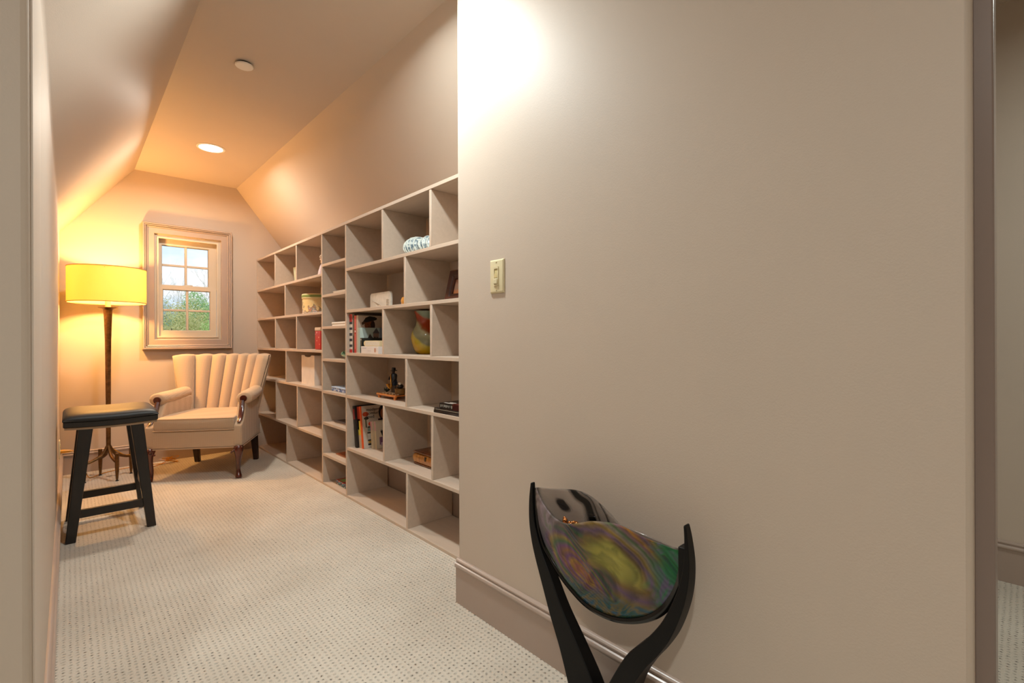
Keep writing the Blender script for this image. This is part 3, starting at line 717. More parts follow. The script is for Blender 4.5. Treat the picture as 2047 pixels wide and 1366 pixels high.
# ================================================================ CEILING AND WALL FITTINGS
cv = empty('sprinkler_cover', (0.643, 2.63, CEIL)); tag(cv, 'round white cover plate on the ceiling, unlit, nearer than the lit downlight', 'ceiling cover')
build('cover_disc', MB().lathe([(0, -.016), (.030, -.016), (.0385, -.014), (.041, -.010), (.041, -.008), (0, -.008)], (0.643, 2.63, CEIL), 40), M_WHITE, cv)
build('neck', MB().lathe([(0, -.008), (.034, -.008), (.034, 0), (0, 0)], (0.643, 2.63, CEIL), 32), M_BLACK, cv)
def downlight(x, y, label):
    d = empty('recessed_downlight', (x, y, CEIL)); tag(d, label, 'ceiling light')
    build('trim_ring', MB().lathe([(.072, 0), (.088, 0), (.088, -.003), (.075, -.006), (.072, -.003), (.072, 0)], (x, y, CEIL), 40, caps=False), M_WHITE, d)
    build('lens', MB().lathe([(0, -.001), (.072, -.001), (.072, -.004), (0, -.004)], (x, y, CEIL), 40), M_LED, d)
downlight(0.748, 3.94, 'lit round recessed downlight in the ceiling above the armchair corner')
downlight(0.73, 1.60, 'lit round recessed downlight above the frame near the light switch wall')
downlight(-0.75, -0.40, 'lit round recessed downlight in hall ceiling behind the camera')
downlight(2.0, -0.9, 'added unseen round downlight brightening the room beside the far right wall')  # invented fixture for the added side room lamp

sw = empty('light_switch', (XW, 1.237, 1.215)); tag(sw, 'ivory slide dimmer switch on the plain right wall', 'light switch')
YC, ZC = 1.237, 1.215
build('cover_plate', MB().rings([[(XW, YC - .036, ZC - .058), (XW, YC + .036, ZC - .058), (XW, YC + .036, ZC + .058), (XW, YC - .036, ZC + .058)],
                                 [(XW - .003, YC - .036, ZC - .058), (XW - .003, YC + .036, ZC - .058), (XW - .003, YC + .036, ZC + .058), (XW - .003, YC - .036, ZC + .058)],
                                 [(XW - .007, YC - .031, ZC - .053), (XW - .007, YC + .031, ZC - .053), (XW - .007, YC + .031, ZC + .053), (XW - .007, YC - .031, ZC + .053)]]), M_IVORY, sw, bevel=0.001)
fr_ = MB()
fr_.box(XW - .0095, XW - .006, YC - .012, YC - .009, ZC - .033, ZC + .033).box(XW - .0095, XW - .006, YC + .009, YC + .012, ZC - .033, ZC + .033)
fr_.box(XW - .0095, XW - .006, YC - .009, YC + .009, ZC + .026, ZC + .033).box(XW - .0095, XW - .006, YC - .009, YC + .009, ZC - .033, ZC - .028)
build('switch_frame', fr_, M_IVORY, sw)
build('rocker', MB().rings([[(XW - .0065, YC - .0085, ZC - .006), (XW - .0065, YC + .0085, ZC - .006), (XW - .0065, YC + .0085, ZC + .025), (XW - .0065, YC - .0085, ZC + .025)],
                            [(XW - .0105, YC - .0085, ZC - .006), (XW - .0105, YC + .0085, ZC - .006), (XW - .0072, YC + .0085, ZC + .024), (XW - .0072, YC - .0085, ZC + .024)]]), M_IVORYD, sw)
build('dimmer_slide', MB().box(XW - .0135, XW - .006, YC - .010, YC + .010, ZC - .027, ZC - .008), M_IVORY, sw, bevel=0.002)
for z in (ZC + .048, ZC - .048):
    build('screw', MB().sphere((XW - .007, YC, z), .003, 8, 6, (.5, 1, 1)), M_IVORYD, sw)

# ================================================================ THINGS ON THE SHELVES
CC = {}
def pc(hexc, rough=0.5, **k):
    key = (hexc, rough)
    if key not in CC: CC[key] = plain('colour_' + hexc.lstrip('#'), hexc, rough, var=0.05, **k)
    return CC[key]
PAPER = plain('book_paper', '#d9cfbd', 0.8, var=0.08, scale=150)

def book(name, loc, t, d, h, cover, label, tilt=0, yaw=0, cat='book', group=None, spine=None, front=None, rough=0.4):
    """upright: spine faces -x, thickness along +y, height +z, front cover faces -y"""
    e = empty(name, loc); e.rotation_euler = (tilt, 0, yaw); tag(e, label, cat, group)
    c = .0022
    b = MB().box(0, d, 0, c, 0, h).box(0, d, t - c, t, 0, h).box(0, c, c, t - c, 0, h)
    build('cover', b, cover, e, local=True, smooth=False)
    build('page_block', MB().box(c, d - .004, c, t - c, .003, h - .003), PAPER, e, local=True, smooth=False)
    if spine:
        mb = MB(); ms = []
        for k, (y0, y1, z0, z1, m) in enumerate(spine):
            if m not in ms: ms.append(m)
            mb.mat(ms.index(m)); mb.box(-.0006, .0002, t * (1 - y1), t * (1 - y0), h * z0, h * z1)
        build('spine_print', mb, ms, e, local=True, smooth=False)
    if front:
        mb = MB(); ms = []
        for k, (shape, m) in enumerate(front):
            if m not in ms: ms.append(m)
            mb.mat(ms.index(m)); y = -.0003 - .00012 * k
            mb.add([(d * u, y, h * v) for u, v in shape], [tuple(range(len(shape)))])
        build('cover_print', mb, ms, e, local=True, smooth=False)
    return e
def R4(x0, x1, z0, z1): return [(x0, z0), (x1, z0), (x1, z1), (x0, z1)]
def EL(cx, cz, rx, rz, n=18, a0=0, a1=2 * pi): return [(cx + rx * cos(a0 + (a1 - a0) * k / (n if a1 - a0 > 6.2 else n - 1)), cz + rz * sin(a0 + (a1 - a0) * k / (n if a1 - a0 > 6.2 else n - 1))) for k in range(n)]
def fbook(name, loc, lx, ly, t, cover, label, yaw=0, cat='book', group=None, spine_m=None, marks=None, top=None, edge='x'):
    """lying flat: spine along -x edge, size lx by ly (y from 0 down to -ly is to the right)"""
    e = empty(name, loc, yaw); tag(e, label, cat, group)
    c = min(.002, t * .2)
    b = MB().box(0, lx, 0, ly, 0, c).box(0, lx, 0, ly, t - c, t).box(0, c * 1.2, 0, ly, c, t - c)
    build('cover', b, cover, e, local=True, smooth=False)
    build('page_block', MB().box(c * 1.2, lx - .003, .003, ly - .003, c, t - c), PAPER, e, local=True, smooth=False)
    if marks:
        mb = MB(); ms = []
        for y0, y1, z0, z1, m in marks:
            if m not in ms: ms.append(m)
            mb.mat(ms.index(m)); mb.box(-.0006, .0002, ly * (1 - y1), ly * (1 - y0), t * z0, t * z1)
        build('spine_print', mb, ms, e, local=True, smooth=False)
    if top:
        mb = MB(); ms = []
        for k, (sh_, m) in enumerate(top):
            if m not in ms: ms.append(m)
            mb.mat(ms.index(m)); mb.add([(lx * u, ly * (1 - v), t + .0003 + .0001 * k) for u, v in sh_], [tuple(range(len(sh_)))])
        build('cover_print', mb, ms, e, local=True, smooth=False)
    return e
def words(parent, txt, size, loc, rot, m, name='lettering'):
    cu = bpy.data.curves.new(name, 'FONT'); cu.body = txt; cu.size = size; cu.extrude = .0002; cu.space_line = 0.82
    cu.materials.append(m); o = bpy.data.objects.new(name, cu); COL.objects.link(o); o.parent = parent
    bpy.context.view_layer.update()
    me = bpy.data.meshes.new_from_object(o.evaluated_get(bpy.context.evaluated_depsgraph_get()))
    bpy.data.objects.remove(o); o = bpy.data.objects.new(name, me); COL.objects.link(o); o.parent = parent
    o.location = loc; o.rotation_euler = rot; return o

# ---- left section -----------------------------------------------------------
v = empty('sage_vase', (1.445, 4.19, LZ[0])); tag(v, 'slim pale sage green vase half hidden in the second top cubby from the window', 'vase')
build('body', MB().lathe([(0, 0), (.040, 0), (.044, .01), (.046, .06), (.051, .12), (.053, .150), (.048, .153), (.046, .149), (.040, .02), (0, .015)], (1.445, 4.19, LZ[0]), 28), plain('sage_glaze', '#b9bfa2', 0.3, coat=0.4), v)
g = empty('lady_figurine', (1.372, 3.486, LZ[0])); tag(g, 'porcelain lady figurine in peach dress in the top cubby beside the narrow middle section', 'figurine')
gx, gy, gz = 1.372, 3.486, LZ[0]
build('dress', MB().lathe([(0, 0), (.044, 0), (.046, .01), (.040, .04), (.030, .075), (.018, .098), (.020, .112), (.017, .128), (.007, .134), (0, .134)], (gx, gy, gz), 24), plain('lavender_porcelain', '#d8cbd6', 0.25, var=.15, scale=30, coat=.4), g)
build('bodice', MB().lathe([(.0195, .096), (.024, .106), (.021, .124), (.010, .133), (0, .134)], (gx, gy, gz), 20), plain('peach_porcelain', '#e5b183', 0.25, coat=.4), g)
build('head', MB().sphere((gx, gy, gz + .148), .0125, 12, 8, (1, 1, 1.15)), plain('pale_porcelain', '#e8cdb5', 0.3, coat=.3), g)
build('hair', MB().sphere((gx + .004, gy, gz + .153), .0135, 12, 8, (1, 1, .9)), pc('#5a3a22'), g)
build('arm', MB().tube([(gx - .004, gy + .020, gz + .124), (gx - .012, gy + .036, gz + .130), (gx - .010, gy + .034, gz + .148)], [.0065, .005, .004], 8), plain('pale_porcelain_arm', '#e8cdb5', 0.3), g)
build('arm', MB().tube([(gx - .004, gy - .020, gz + .122), (gx - .016, gy - .028, gz + .104), (gx - .026, gy - .012, gz + .098)], [.0065, .005, .004], 8), plain('pale_porcelain_arm_b', '#e8cdb5', 0.3), g)
for dy, dz in ((.036, .157), (.044, .150), (.030, .160)):
    build('flower', MB().sphere((gx - .011, gy + dy, gz + dz), .0055, 8, 6), pc('#efe3d2', 0.4), g)

def hat_mat():
    m, n, b = newmat('floral_print'); L = n.links
    t = N(n, 'ShaderNodeTexCoord'); sp = N(n, 'ShaderNodeSeparateXYZ'); L.new(t.outputs['Object'], sp.inputs[0])
    nz = N(n, 'ShaderNodeTexNoise', Scale=34.0, Detail=3.0, Distortion=.5); L.new(t.outputs['Object'], nz.inputs['Vector'])
    mk = N(n, 'ShaderNodeMapRange'); mk.inputs['From Min'].default_value = .085; mk.inputs['From Max'].default_value = .0; mk.inputs['To Min'].default_value = -.12; mk.inputs['To Max'].default_value = .26
    L.new(sp.outputs[2], mk.inputs['Value'])
    ad = N(n, 'ShaderNodeMath', operation='ADD'); L.new(nz.outputs['Fac'], ad.inputs[0]); L.new(mk.outputs[0], ad.inputs[1])
    r = N(n, 'ShaderNodeValToRGB'); cr = r.color_ramp
    cols = ['#e3c88d', '#e6cf9a', '#5d7a3a', '#d98a86', '#6f8a4a', '#9aa6b4', '#e9c6b8', '#4d6b34']; pos = [.3, .53, .56, .60, .64, .68, .73, .80]
    while len(cr.elements) < len(cols): cr.elements.new(.5)
    for e_, c_, p_ in zip(cr.elements, cols, pos): e_.position = p_; e_.color = lin(c_) + (1,)
    L.new(ad.outputs[0], r.inputs[0]); L.new(r.outputs[0], b.inputs['Base Color']); b.inputs['Roughness'].default_value = .45
    return m
hb = empty('hat_box', (1.444, 3.785, LZ[1])); tag(hb, 'round yellow floral hat box with green banded lid in the bookcase', 'box')
hx, hy, hz = 1.444, 3.785, LZ[1]
build('body', MB().lathe([(0, 0), (.117, 0), (.117, .135), (0, .135)], (hx, hy, hz), 48), hat_mat(), hb)
lid = build('lid', MB().lathe([(.1175, .122), (.1215, .122), (.1215, .152), (.118, .157), (0, .157)], (hx, hy, hz), 48, caps=False), pc('#e0cf9c'), hb)
build('green_band', MB().lathe([(.1219, .130), (.1224, .131), (.1224, .148), (.1219, .149)], (hx, hy, hz), 48, caps=False), pc('#7f9150'), lid)

tn = empty('red_tin', (1.325, 3.545, LZ[2])); tag(tn, 'upright red tin with cream lid band and white spots beside the narrow middle section', 'tin')
build('body', MB().box(1.325, 1.41, 3.435, 3.545, LZ[2], LZ[2] + .138), pc('#b3040c', 0.3), tn, bevel=.006)
build('lid', MB().box(1.323, 1.412, 3.433, 3.547, LZ[2] + .136, LZ[2] + .164), pc('#d9bfa2', 0.35), tn, bevel=.008, seg=3)
for y, z, r in ((3.533, .112, .0035), (3.507, .125, .006), (3.506, .066, .0045), (3.52, .118, .002), (3.47, .09, .005), (3.458, .04, .004)):
    build('spot', MB().disc((1.3246, y, LZ[2] + z), (0, r, 0), (0, 0, r), 10), pc('#f0d9cf'), tn, smooth=False)
fb = empty('file_box', (1.33, 3.70, LZ[3])); tag(fb, 'plain white cardboard magazine file box filling the end of a left cubby', 'box')
cbm = plain('white_card', '#e9ddd0', 0.6)
fz = LZ[3]
m_ = MB().box(1.3341, 1.536, 3.571, 3.828, fz, fz + .004).box(1.3341, 1.536, 3.828, 3.832, fz, fz + .222).box(1.3341, 1.536, 3.567, 3.571, fz, fz + .222).box(1.536, 1.54, 3.571, 3.828, fz, fz + .222)
fpoly = [(3.567, fz), (3.832, fz), (3.832, fz + .222), (3.77, fz + .222), (3.755, fz + .212), (3.70, fz + .207), (3.645, fz + .212), (3.63, fz + .222), (3.567, fz + .222)]
m_.prism(fpoly, 'x', 1.33, 1.334)
build('box_walls', m_, cbm, fb, smooth=False)
build('lid_flap', MB().box(1.334, 1.536, 3.571, 3.828, fz + .198, fz + .202), cbm, fb, smooth=False)

# ---- narrow middle section --------------------------------------------------
md = empty('white_dish', (1.40, 3.08, MZ[1])); tag(md, 'thin flat white rectangular dish on the second shelf of narrow middle section', 'dish')
build('dish', MB().rings([[(1.322, 2.955, MZ[1]), (1.47, 2.955, MZ[1]), (1.47, 3.185, MZ[1]), (1.322, 3.185, MZ[1])], [(1.314, 2.945, MZ[1] + .019), (1.478, 2.945, MZ[1] + .019), (1.478, 3.195, MZ[1] + .019), (1.314, 3.195, MZ[1] + .019)],
      [(1.318, 2.949, MZ[1] + .019), (1.474, 2.949, MZ[1] + .019), (1.474, 3.191, MZ[1] + .019), (1.318, 3.191, MZ[1] + .019)], [(1.326, 2.959, MZ[1] + .006), (1.466, 2.959, MZ[1] + .006), (1.466, 3.181, MZ[1] + .006), (1.326, 3.181, MZ[1] + .006)]]), M_WHITE, md, bevel=.0015)
wbx = empty('white_box', (1.32, 3.10, MZ[2])); tag(wbx, 'low glossy white lidded box on third shelf of narrow middle section', 'box')
build('box_base', MB().box(1.318, 1.45, 2.955, 3.215, MZ[2], MZ[2] + .014), M_WHITE, wbx, bevel=.003)
build('box_lid', MB().box(1.315, 1.453, 2.952, 3.218, MZ[2] + .0142, MZ[2] + .028), M_WHITE, wbx, bevel=.004)
lf = empty('leaf_dish', (1.36, 3.05, MZ[3])); tag(lf, 'small green leaf shaped ceramic dish with upturned tip in the narrow section', 'dish')
def leaf(u, v):
    a = u * 2 - 1; w = .045 * (1 - abs(a) ** 1.6) ** .7 + .002; y = 3.04 + .085 * a; x = 1.36 + w * (v * 2 - 1)
    return (x, y, MZ[3] + .006 + .034 * abs(a) ** 2.2 + .024 * abs(v * 2 - 1) ** 2 * (1 - .5 * abs(a)))
build('leaf', MB().grid(leaf, 22, 12), plain('leaf_glaze', '#8fa884', 0.25, coat=.5), lf, solid=.004)
build('foot', MB().lathe([(0, 0), (.022, 0), (.018, .009), (0, .009)], (1.36, 3.04, MZ[3]), 18), plain('leaf_glaze_foot', '#8fa884', 0.25), lf)
bt = empty('blue_white_tin', (1.32, 3.09, MZ[4])); tag(bt, 'flat blue and white patterned tin on the shelf below the leaf dish', 'tin')
def delft():
    m, n, b = newmat('blue_white_pattern'); L = n.links
    t = N(n, 'ShaderNodeTexCoord'); nz = N(n, 'ShaderNodeTexNoise', Scale=70.0, Detail=2.0); L.new(t.outputs['Object'], nz.inputs['Vector'])
    r = N(n, 'ShaderNodeValToRGB'); r.color_ramp.elements[0].position = .46; r.color_ramp.elements[1].position = .54
    r.color_ramp.elements[0].color = lin('#3f5f9c') + (1,); r.color_ramp.elements[1].color = lin('#c3d2e6') + (1,)
    L.new(nz.outputs['Fac'], r.inputs[0]); L.new(r.outputs[0], b.inputs['Base Color']); b.inputs['Roughness'].default_value = .25
    return m
build('tin_body', MB().box(1.316, 1.44, 2.95, 3.222, MZ[4], MZ[4] + .022), delft(), bt, bevel=.004)
build('tin_lid', MB().box(1.314, 1.442, 2.948, 3.224, MZ[4] + .022, MZ[4] + .031), pc('#b9cbe3', .25), bt, bevel=.003)
GM = 'magazines lying in the narrow middle section'
fbook('magazine', (1.325, 2.965, MZ[5]), .17, .23, .008, pc('#cfc6ba'), 'white edged magazine, lower of the pair two shelves under the blue tin', group=None, cat='magazine')
fbook('magazine', (1.322, 2.962, MZ[5] + .0085), .17, .235, .007, pc('#4b3f3a'), 'dark covered magazine lying on top of a white edged one', group=None, cat='magazine', yaw=.01)
fbook('magazine', (1.325, 2.945, MZ[6]), .17, .225, .006, pc('#d8c9b8'), 'white edged magazine under the brown food cover magazine', cat='magazine')
fbook('magazine', (1.324, 2.945, MZ[6] + .0065), .17, .228, .006, pc('#8c4a24', .3), 'brown food cover magazine, topmost on the second lowest narrow shelf', cat='magazine', top=[(EL(.4, .6, .25, .3), pc('#5b3219')), (EL(.6, .3, .15, .2), pc('#b98a4e'))])
for k, (c_, m1, m2, lb) in enumerate((('#3f4a44', '#5f8fa8', '#c3d0d4', 'dark bottom comic magazine of the colourful pile on the lowest narrow shelf'), ('#39809f', '#7fc0d4', '#8f3038', 'turquoise comic magazine in the middle of the pile on the lowest narrow shelf'), ('#8c2c34', '#cf9a9a', '#59b0c4', 'red comic magazine on top of the pile on the lowest narrow shelf'))):
    fbook('comic_magazine', (1.332 + .003 * k, 2.955 + .004 * k, MZ[7] + .0092 * k), .17, .235, .009, pc(c_), lb, cat='magazine', yaw=.01 * (k - 1),
          marks=[(.05 + .12 * j, .13 + .12 * j, .2, .8, pc(m1 if j % 2 else m2)) for j in range(8)],
          top=[(R4(.05, .5, .1, .4), pc('#6d8f5a')), (R4(.2, .9, .5, .9), pc('#a8504a')), (R4(.55, .95, .05, .4), pc('#4a6f8c'))] if k == 2 else None)

# ---- right section ----------------------------------------------------------
z1 = RZs[0]
shl = empty('ridged_shell', (1.405, 2.21, z1)); tag(shl, 'blue grey ridged seashell ornament in the top right part of the bookcase', 'ornament')
def shell_m():
    m, n, b = newmat('shell_glaze'); L = n.links
    t = N(n, 'ShaderNodeTexCoord'); nz = N(n, 'ShaderNodeTexNoise', Scale=75.0, Detail=4.0); L.new(t.outputs['Object'], nz.inputs['Vector'])
    r = N(n, 'ShaderNodeValToRGB'); r.color_ramp.elements[0].position = .40; r.color_ramp.elements[1].position = .60
    r.color_ramp.elements[0].color = lin('#5f7480') + (1,); r.color_ramp.elements[1].color = lin('#cdd6d2') + (1,)
    L.new(nz.outputs['Fac'], r.inputs[0]); L.new(r.outputs[0], b.inputs['Base Color']); b.inputs['Roughness'].default_value = .3
    return m
SHM = shell_m(); RIBM = pc('#dfe3da', .3)
def lobe(y0, y1, r0, zc, nrib, name):
    R = []; n = nrib * 6
    for k in range(n + 1):
        u = k / n; y = y0 + (y1 - y0) * u; env = max(.02, sin(pi * (.10 + .86 * u))) ** .55
        r = r0 * env * (1 + .07 * cos(2 * pi * nrib * u))
        R.append([(1.405 + 1.05 * r * cos(2 * pi * j / 22), y + .010 * sin(2 * pi * j / 22), zc + r * sin(2 * pi * j / 22)) for j in range(22)])
    o = build(name, MB().rings(R), SHM, shl, autosm=70)
    for k in range(nrib + 1):
        u = k / nrib; env = max(.02, sin(pi * (.10 + .86 * u))) ** .55; r = r0 * env * 1.07; y = y0 + (y1 - y0) * u
        if r < .02: continue
        build('rib', MB().tube([(1.405 + 1.05 * r * cos(2 * pi * j / 24), y + .010 * sin(2 * pi * j / 24), zc + r * sin(2 * pi * j / 24)) for j in range(25)], .0026, 5), RIBM, o)
lobe(2.362, 2.165, .052, z1 + .057, 7, 'shell_body')
lobe(2.195, 2.075, .046, z1 + .050, 4, 'shell_mouth')

z2 = RZs[1]
pl = empty('stone_plaque', (1.385, 2.645, z2)); tag(pl, 'pale stone plaque with rounded top corners standing in the bookcase', 'plaque')
def rrect(y0, y1, z0, z1_, r, n=6):
    P = [(y0, z0), (y1, z0)]
    P += [(y1 - r + r * cos(a), z1_ - r + r * sin(a)) for a in [pi / 2 * k / n for k in range(n + 1)]]
    P += [(y0 + r - r * sin(a), z1_ - r + r * cos(a)) for a in [pi / 2 * k / n for k in range(n + 1)]]
    return P
STN = plain('pale_stone', '#cfc7ba', .55, var=.10, scale=40, bump=.2, bscale=60)
build('slab', MB().prism(rrect(2.518, 2.775, z2, z2 + .098, .020), 'x', 1.378, 1.392), STN, pl, bevel=.002)
rl = MB()
for k in range(6): rl.tube([(1.3775, 2.735 - .012 * k, z2 + .052 - .006 * k), (1.3765, 2.715 - .012 * k, z2 + .044 - .003 * k), (1.3775, 2.69 - .010 * k, z2 + .04 - .004 * k)], .0022, 5)
for k in range(5): rl.tube([(1.3775, 2.565, z2 + .018 + .008 * k), (1.3765, 2.553, z2 + .020 + .008 * k), (1.3775, 2.535, z2 + .016 + .008 * k)], .002, 5)
rlo = build('carved_relief', rl, plain('relief_stone', '#b5ada0', .6, var=.1), pl); rlo['kind'] = 'stuff'
jr = empty('amber_jar', (1.385, 2.345, z2)); tag(jr, 'small amber glass jar beside the cubby divider, right of the plaque', 'jar')
build('jar_body', MB().lathe([(0, 0), (.026, 0), (.033, .012), (.035, .030), (.029, .046), (.018, .052), (.018, .056), (.021, .058), (.0, .058)], (1.385, 2.345, z2), 24), plain('amber_glass', '#c98a3a', .12, var=.1, coat=.6), jr)
build('stopper', MB().lathe([(0, .058), (.017, .058), (.019, .064), (.012, .071), (0, .073)], (1.385, 2.345, z2), 18), pc('#4a2414', .3), jr)
pf = empty('picture_frame', (1.402, 1.90, z2)); pf.rotation_euler = (0, radians(14), 0); tag(pf, 'leaning dark red wooden picture frame with a copper toned picture', 'picture frame')
def pfb(name, a, b, c, d, x0, x1, m, **k): return build(name, MB().box(x0, x1, a, b, c, d), m, pf, local=True, **k)
FW, FH, FB = .115, .172, .048
FR_M = wood('frame_wood', '#34170d', '#55281a', .45, sc=(20, 6, 20))
ring_ = MB()
PR = lambda i, x: [(x, -FW + i, i), (x, FW - i, i), (x, FW - i, FH - i), (x, -FW + i, FH - i)]
ring_.rings([PR(0, .022), PR(0, .0), PR(.006, -.003), PR(.030, -.001), PR(.036, .005), PR(FB - .003, .006), PR(FB, .012), PR(FB, .018)], True, False, False)
build('frame', ring_, FR_M, pf, local=True, autosm=30)
build('backing', MB().box(.018, .021, -FW + .003, FW - .003, .003, FH - .003), pc('#3a2a1e'), pf, local=True, smooth=False)
def copper_pic():
    m, n, b = newmat('copper_picture'); L = n.links
    t = N(n, 'ShaderNodeTexCoord'); sp = N(n, 'ShaderNodeSeparateXYZ'); L.new(t.outputs['Object'], sp.inputs[0])
    nz = N(n, 'ShaderNodeTexNoise', Scale=40.0, Detail=4.0); L.new(t.outputs['Object'], nz.inputs['Vector'])
    mr = N(n, 'ShaderNodeMapRange'); mr.inputs['From Min'].default_value = .048; mr.inputs['From Max'].default_value = .125; L.new(sp.outputs[2], mr.inputs['Value'])
    ad = N(n, 'ShaderNodeMath', operation='MULTIPLY_ADD'); ad.inputs[1].default_value = .3; L.new(nz.outputs['Fac'], ad.inputs[0]); L.new(mr.outputs[0], ad.inputs[2])
    r = N(n, 'ShaderNodeValToRGB'); cr = r.color_ramp
    for c_, p_ in (('#d88a52', .18), ('#c98560', .36), ('#a88a7a', .48), ('#b08876', .8)):
        e_ = cr.elements[0] if p_ == .18 else cr.elements.new(p_); e_.position = p_; e_.color = lin(c_) + (1,)
    cr.elements[-1].color = lin('#8f5f4a') + (1,)
    L.new(ad.outputs[0], r.inputs[0]); L.new(r.outputs[0], b.inputs['Base Color']); b.inputs['Roughness'].default_value = .2
    return m
build('picture', MB().box(.014, .017, -FW + FB - .002, FW - FB + .002, FB - .002, FH - FB + .002), copper_pic(), pf, local=True, smooth=False)

# row of books with striped spine
z3 = RZs[2]
NAVY, CREAM, RED = pc('#242c3e'), pc('#ddd6cc'), pc('#b8242c')
st_rows = []
edges = [215, 405, 468, 546, 606, 685, 756, 825, 892, 970, 1034, 1088, 1175]
cols_ = [RED, NAVY, CREAM, NAVY, CREAM, NAVY, CREAM, NAVY, CREAM, NAVY, CREAM, RED]
for k, m in enumerate(cols_):
    st_rows.append((0.0, 1.0, (1175 - edges[k + 1]) / 960, (1175 - edges[k]) / 960, m))
for k in range(4): st_rows.append((.25, .75, .86 + .025 * k, .87 + .025 * k, CREAM))
book('striped_book', (1.302, 2.863, z3), .040, .20, .242, CREAM, 'tall book with navy, white and red striped spine beside the narrow section', spine=st_rows)
book('dark_book', (1.304, 2.8375, z3), .0245, .20, .238, pc('#2b2019'), 'dark brown upright book between the striped and the red spines', spine=[(.3, .7, .45, .92, pc('#6a665a'))])
book('red_book', (1.303, 2.812, z3), .0245, .19, .232, pc('#b3242a'), 'slim red upright book, third spine from the narrow section', spine=[(.25, .75, .55, .6, CREAM), (.35, .65, .1, .5, pc('#d97a72')), (.35, .65, .63, .9, pc('#d97a72'))])
SK, SKD, HAT, HATB = pc('#6a3618'), pc('#2a130a'), pc('#150d08'), pc('#4a2c18')
book('portrait_book', (1.304, 2.787, z3), .0235, .225, .232, pc('#b9a99c'), 'large book whose cover shows a person in a brimmed hat, behind the house book',
     front=[(R4(0, 1, 0, 1), pc('#b5a496')), (R4(.18, .50, .30, .62), SKD), (EL(.335, .745, .150, .140), SK), (EL(.435, .73, .065, .135), SKD), ([(.10, .80), (.13, .74), (.22, .80), (.46, .86), (.56, .90), (.55, .95), (.40, .93), (.20, .88)], HATB), ([(.15, .84), (.22, .94), (.34, .985), (.50, .965), (.56, .92), (.53, .88), (.40, .86), (.26, .82)], HAT), (EL(.285, .765, .022, .010), SKD), (EL(.375, .765, .022, .010), pc('#1d0d06')), (EL(.315, .715, .018, .012), SKD), (EL(.325, .675, .045, .010), SKD)])
TEAL = pc('#9fb5ae')
book('house_book', (1.302, 2.756, z3), .029, .215, .155, TEAL, 'pale teal book with a turreted house on its cover, in front of the portrait',
     front=[(R4(0, 1, 0, 1), pc('#93a09c')), ([(0, 0), (.22, 0), (.06, 1), (0, 1)], pc('#c2d6d0')), (R4(.60, 1, .5, 1), pc('#6d7480')), (R4(.18, .72, .30, .50), pc('#4a3a30')), ([(.20, .50), (.30, .76), (.44, .50)], pc('#3a302c')), (R4(.40, .58, .36, .80), pc('#7a6256')), ([(.38, .78), (.60, .78), (.50, 1.0)], pc('#4a4648')), (R4(.43, .47, .52, .64), pc('#2a2220')), (R4(.51, .54, .52, .64), pc('#2a2220')), (R4(.24, .34, .32, .44), pc('#1d1614')), (R4(.0, 1, .06, .2), pc('#33302a'))])
book('small_dark_book', (1.303, 2.735, z3), .020, .16, .092, pc('#20231f'), 'small dark upright book next to the white box', spine=[(.2, .8, .86, .90, CREAM)])
wx = empty('white_carton', (1.296, 2.615, z3)); tag(wx, 'low white printed carton lying in front of the house book', 'box')
build('carton', MB().box(1.296, 1.45, 2.512, 2.730, z3, z3 + .042), pc('#dcd6d2', .45), wx, bevel=.001, seg=1)
mb = MB(); mb.box(1.2955, 1.2961, 2.66, 2.715, z3 + .028, z3 + .034).box(1.2955, 1.2961, 2.60, 2.65, z3 + .014, z3 + .017)
build('carton_print', mb, pc('#c3bcc4'), wx, smooth=False)
build('floral_print', MB().disc((1.2955, 2.55, z3 + .02), (0, .012, 0), (0, 0, .014), 9), pc('#c99a84'), wx, smooth=False)
cl = empty('cream_book', (1.305, 2.60, z3 + .0425)); tag(cl, 'cream closed book with rounded spine lying on the white carton', 'book')
cp = [(2.700, .0), (2.515, .0), (2.515, .033), (2.700, .033), (2.711, .027), (2.715, .0165), (2.711, .006)]
build('cover', MB().prism([(y, z3 + .0425 + z) for y, z in cp], 'x', 1.305, 1.44), pc('#d9c79e', .5), cl, bevel=.002)
build('page_edge', MB().box(1.3045, 1.30501, 2.518, 2.69, z3 + .047, z3 + .071), PAPER, cl, smooth=False)

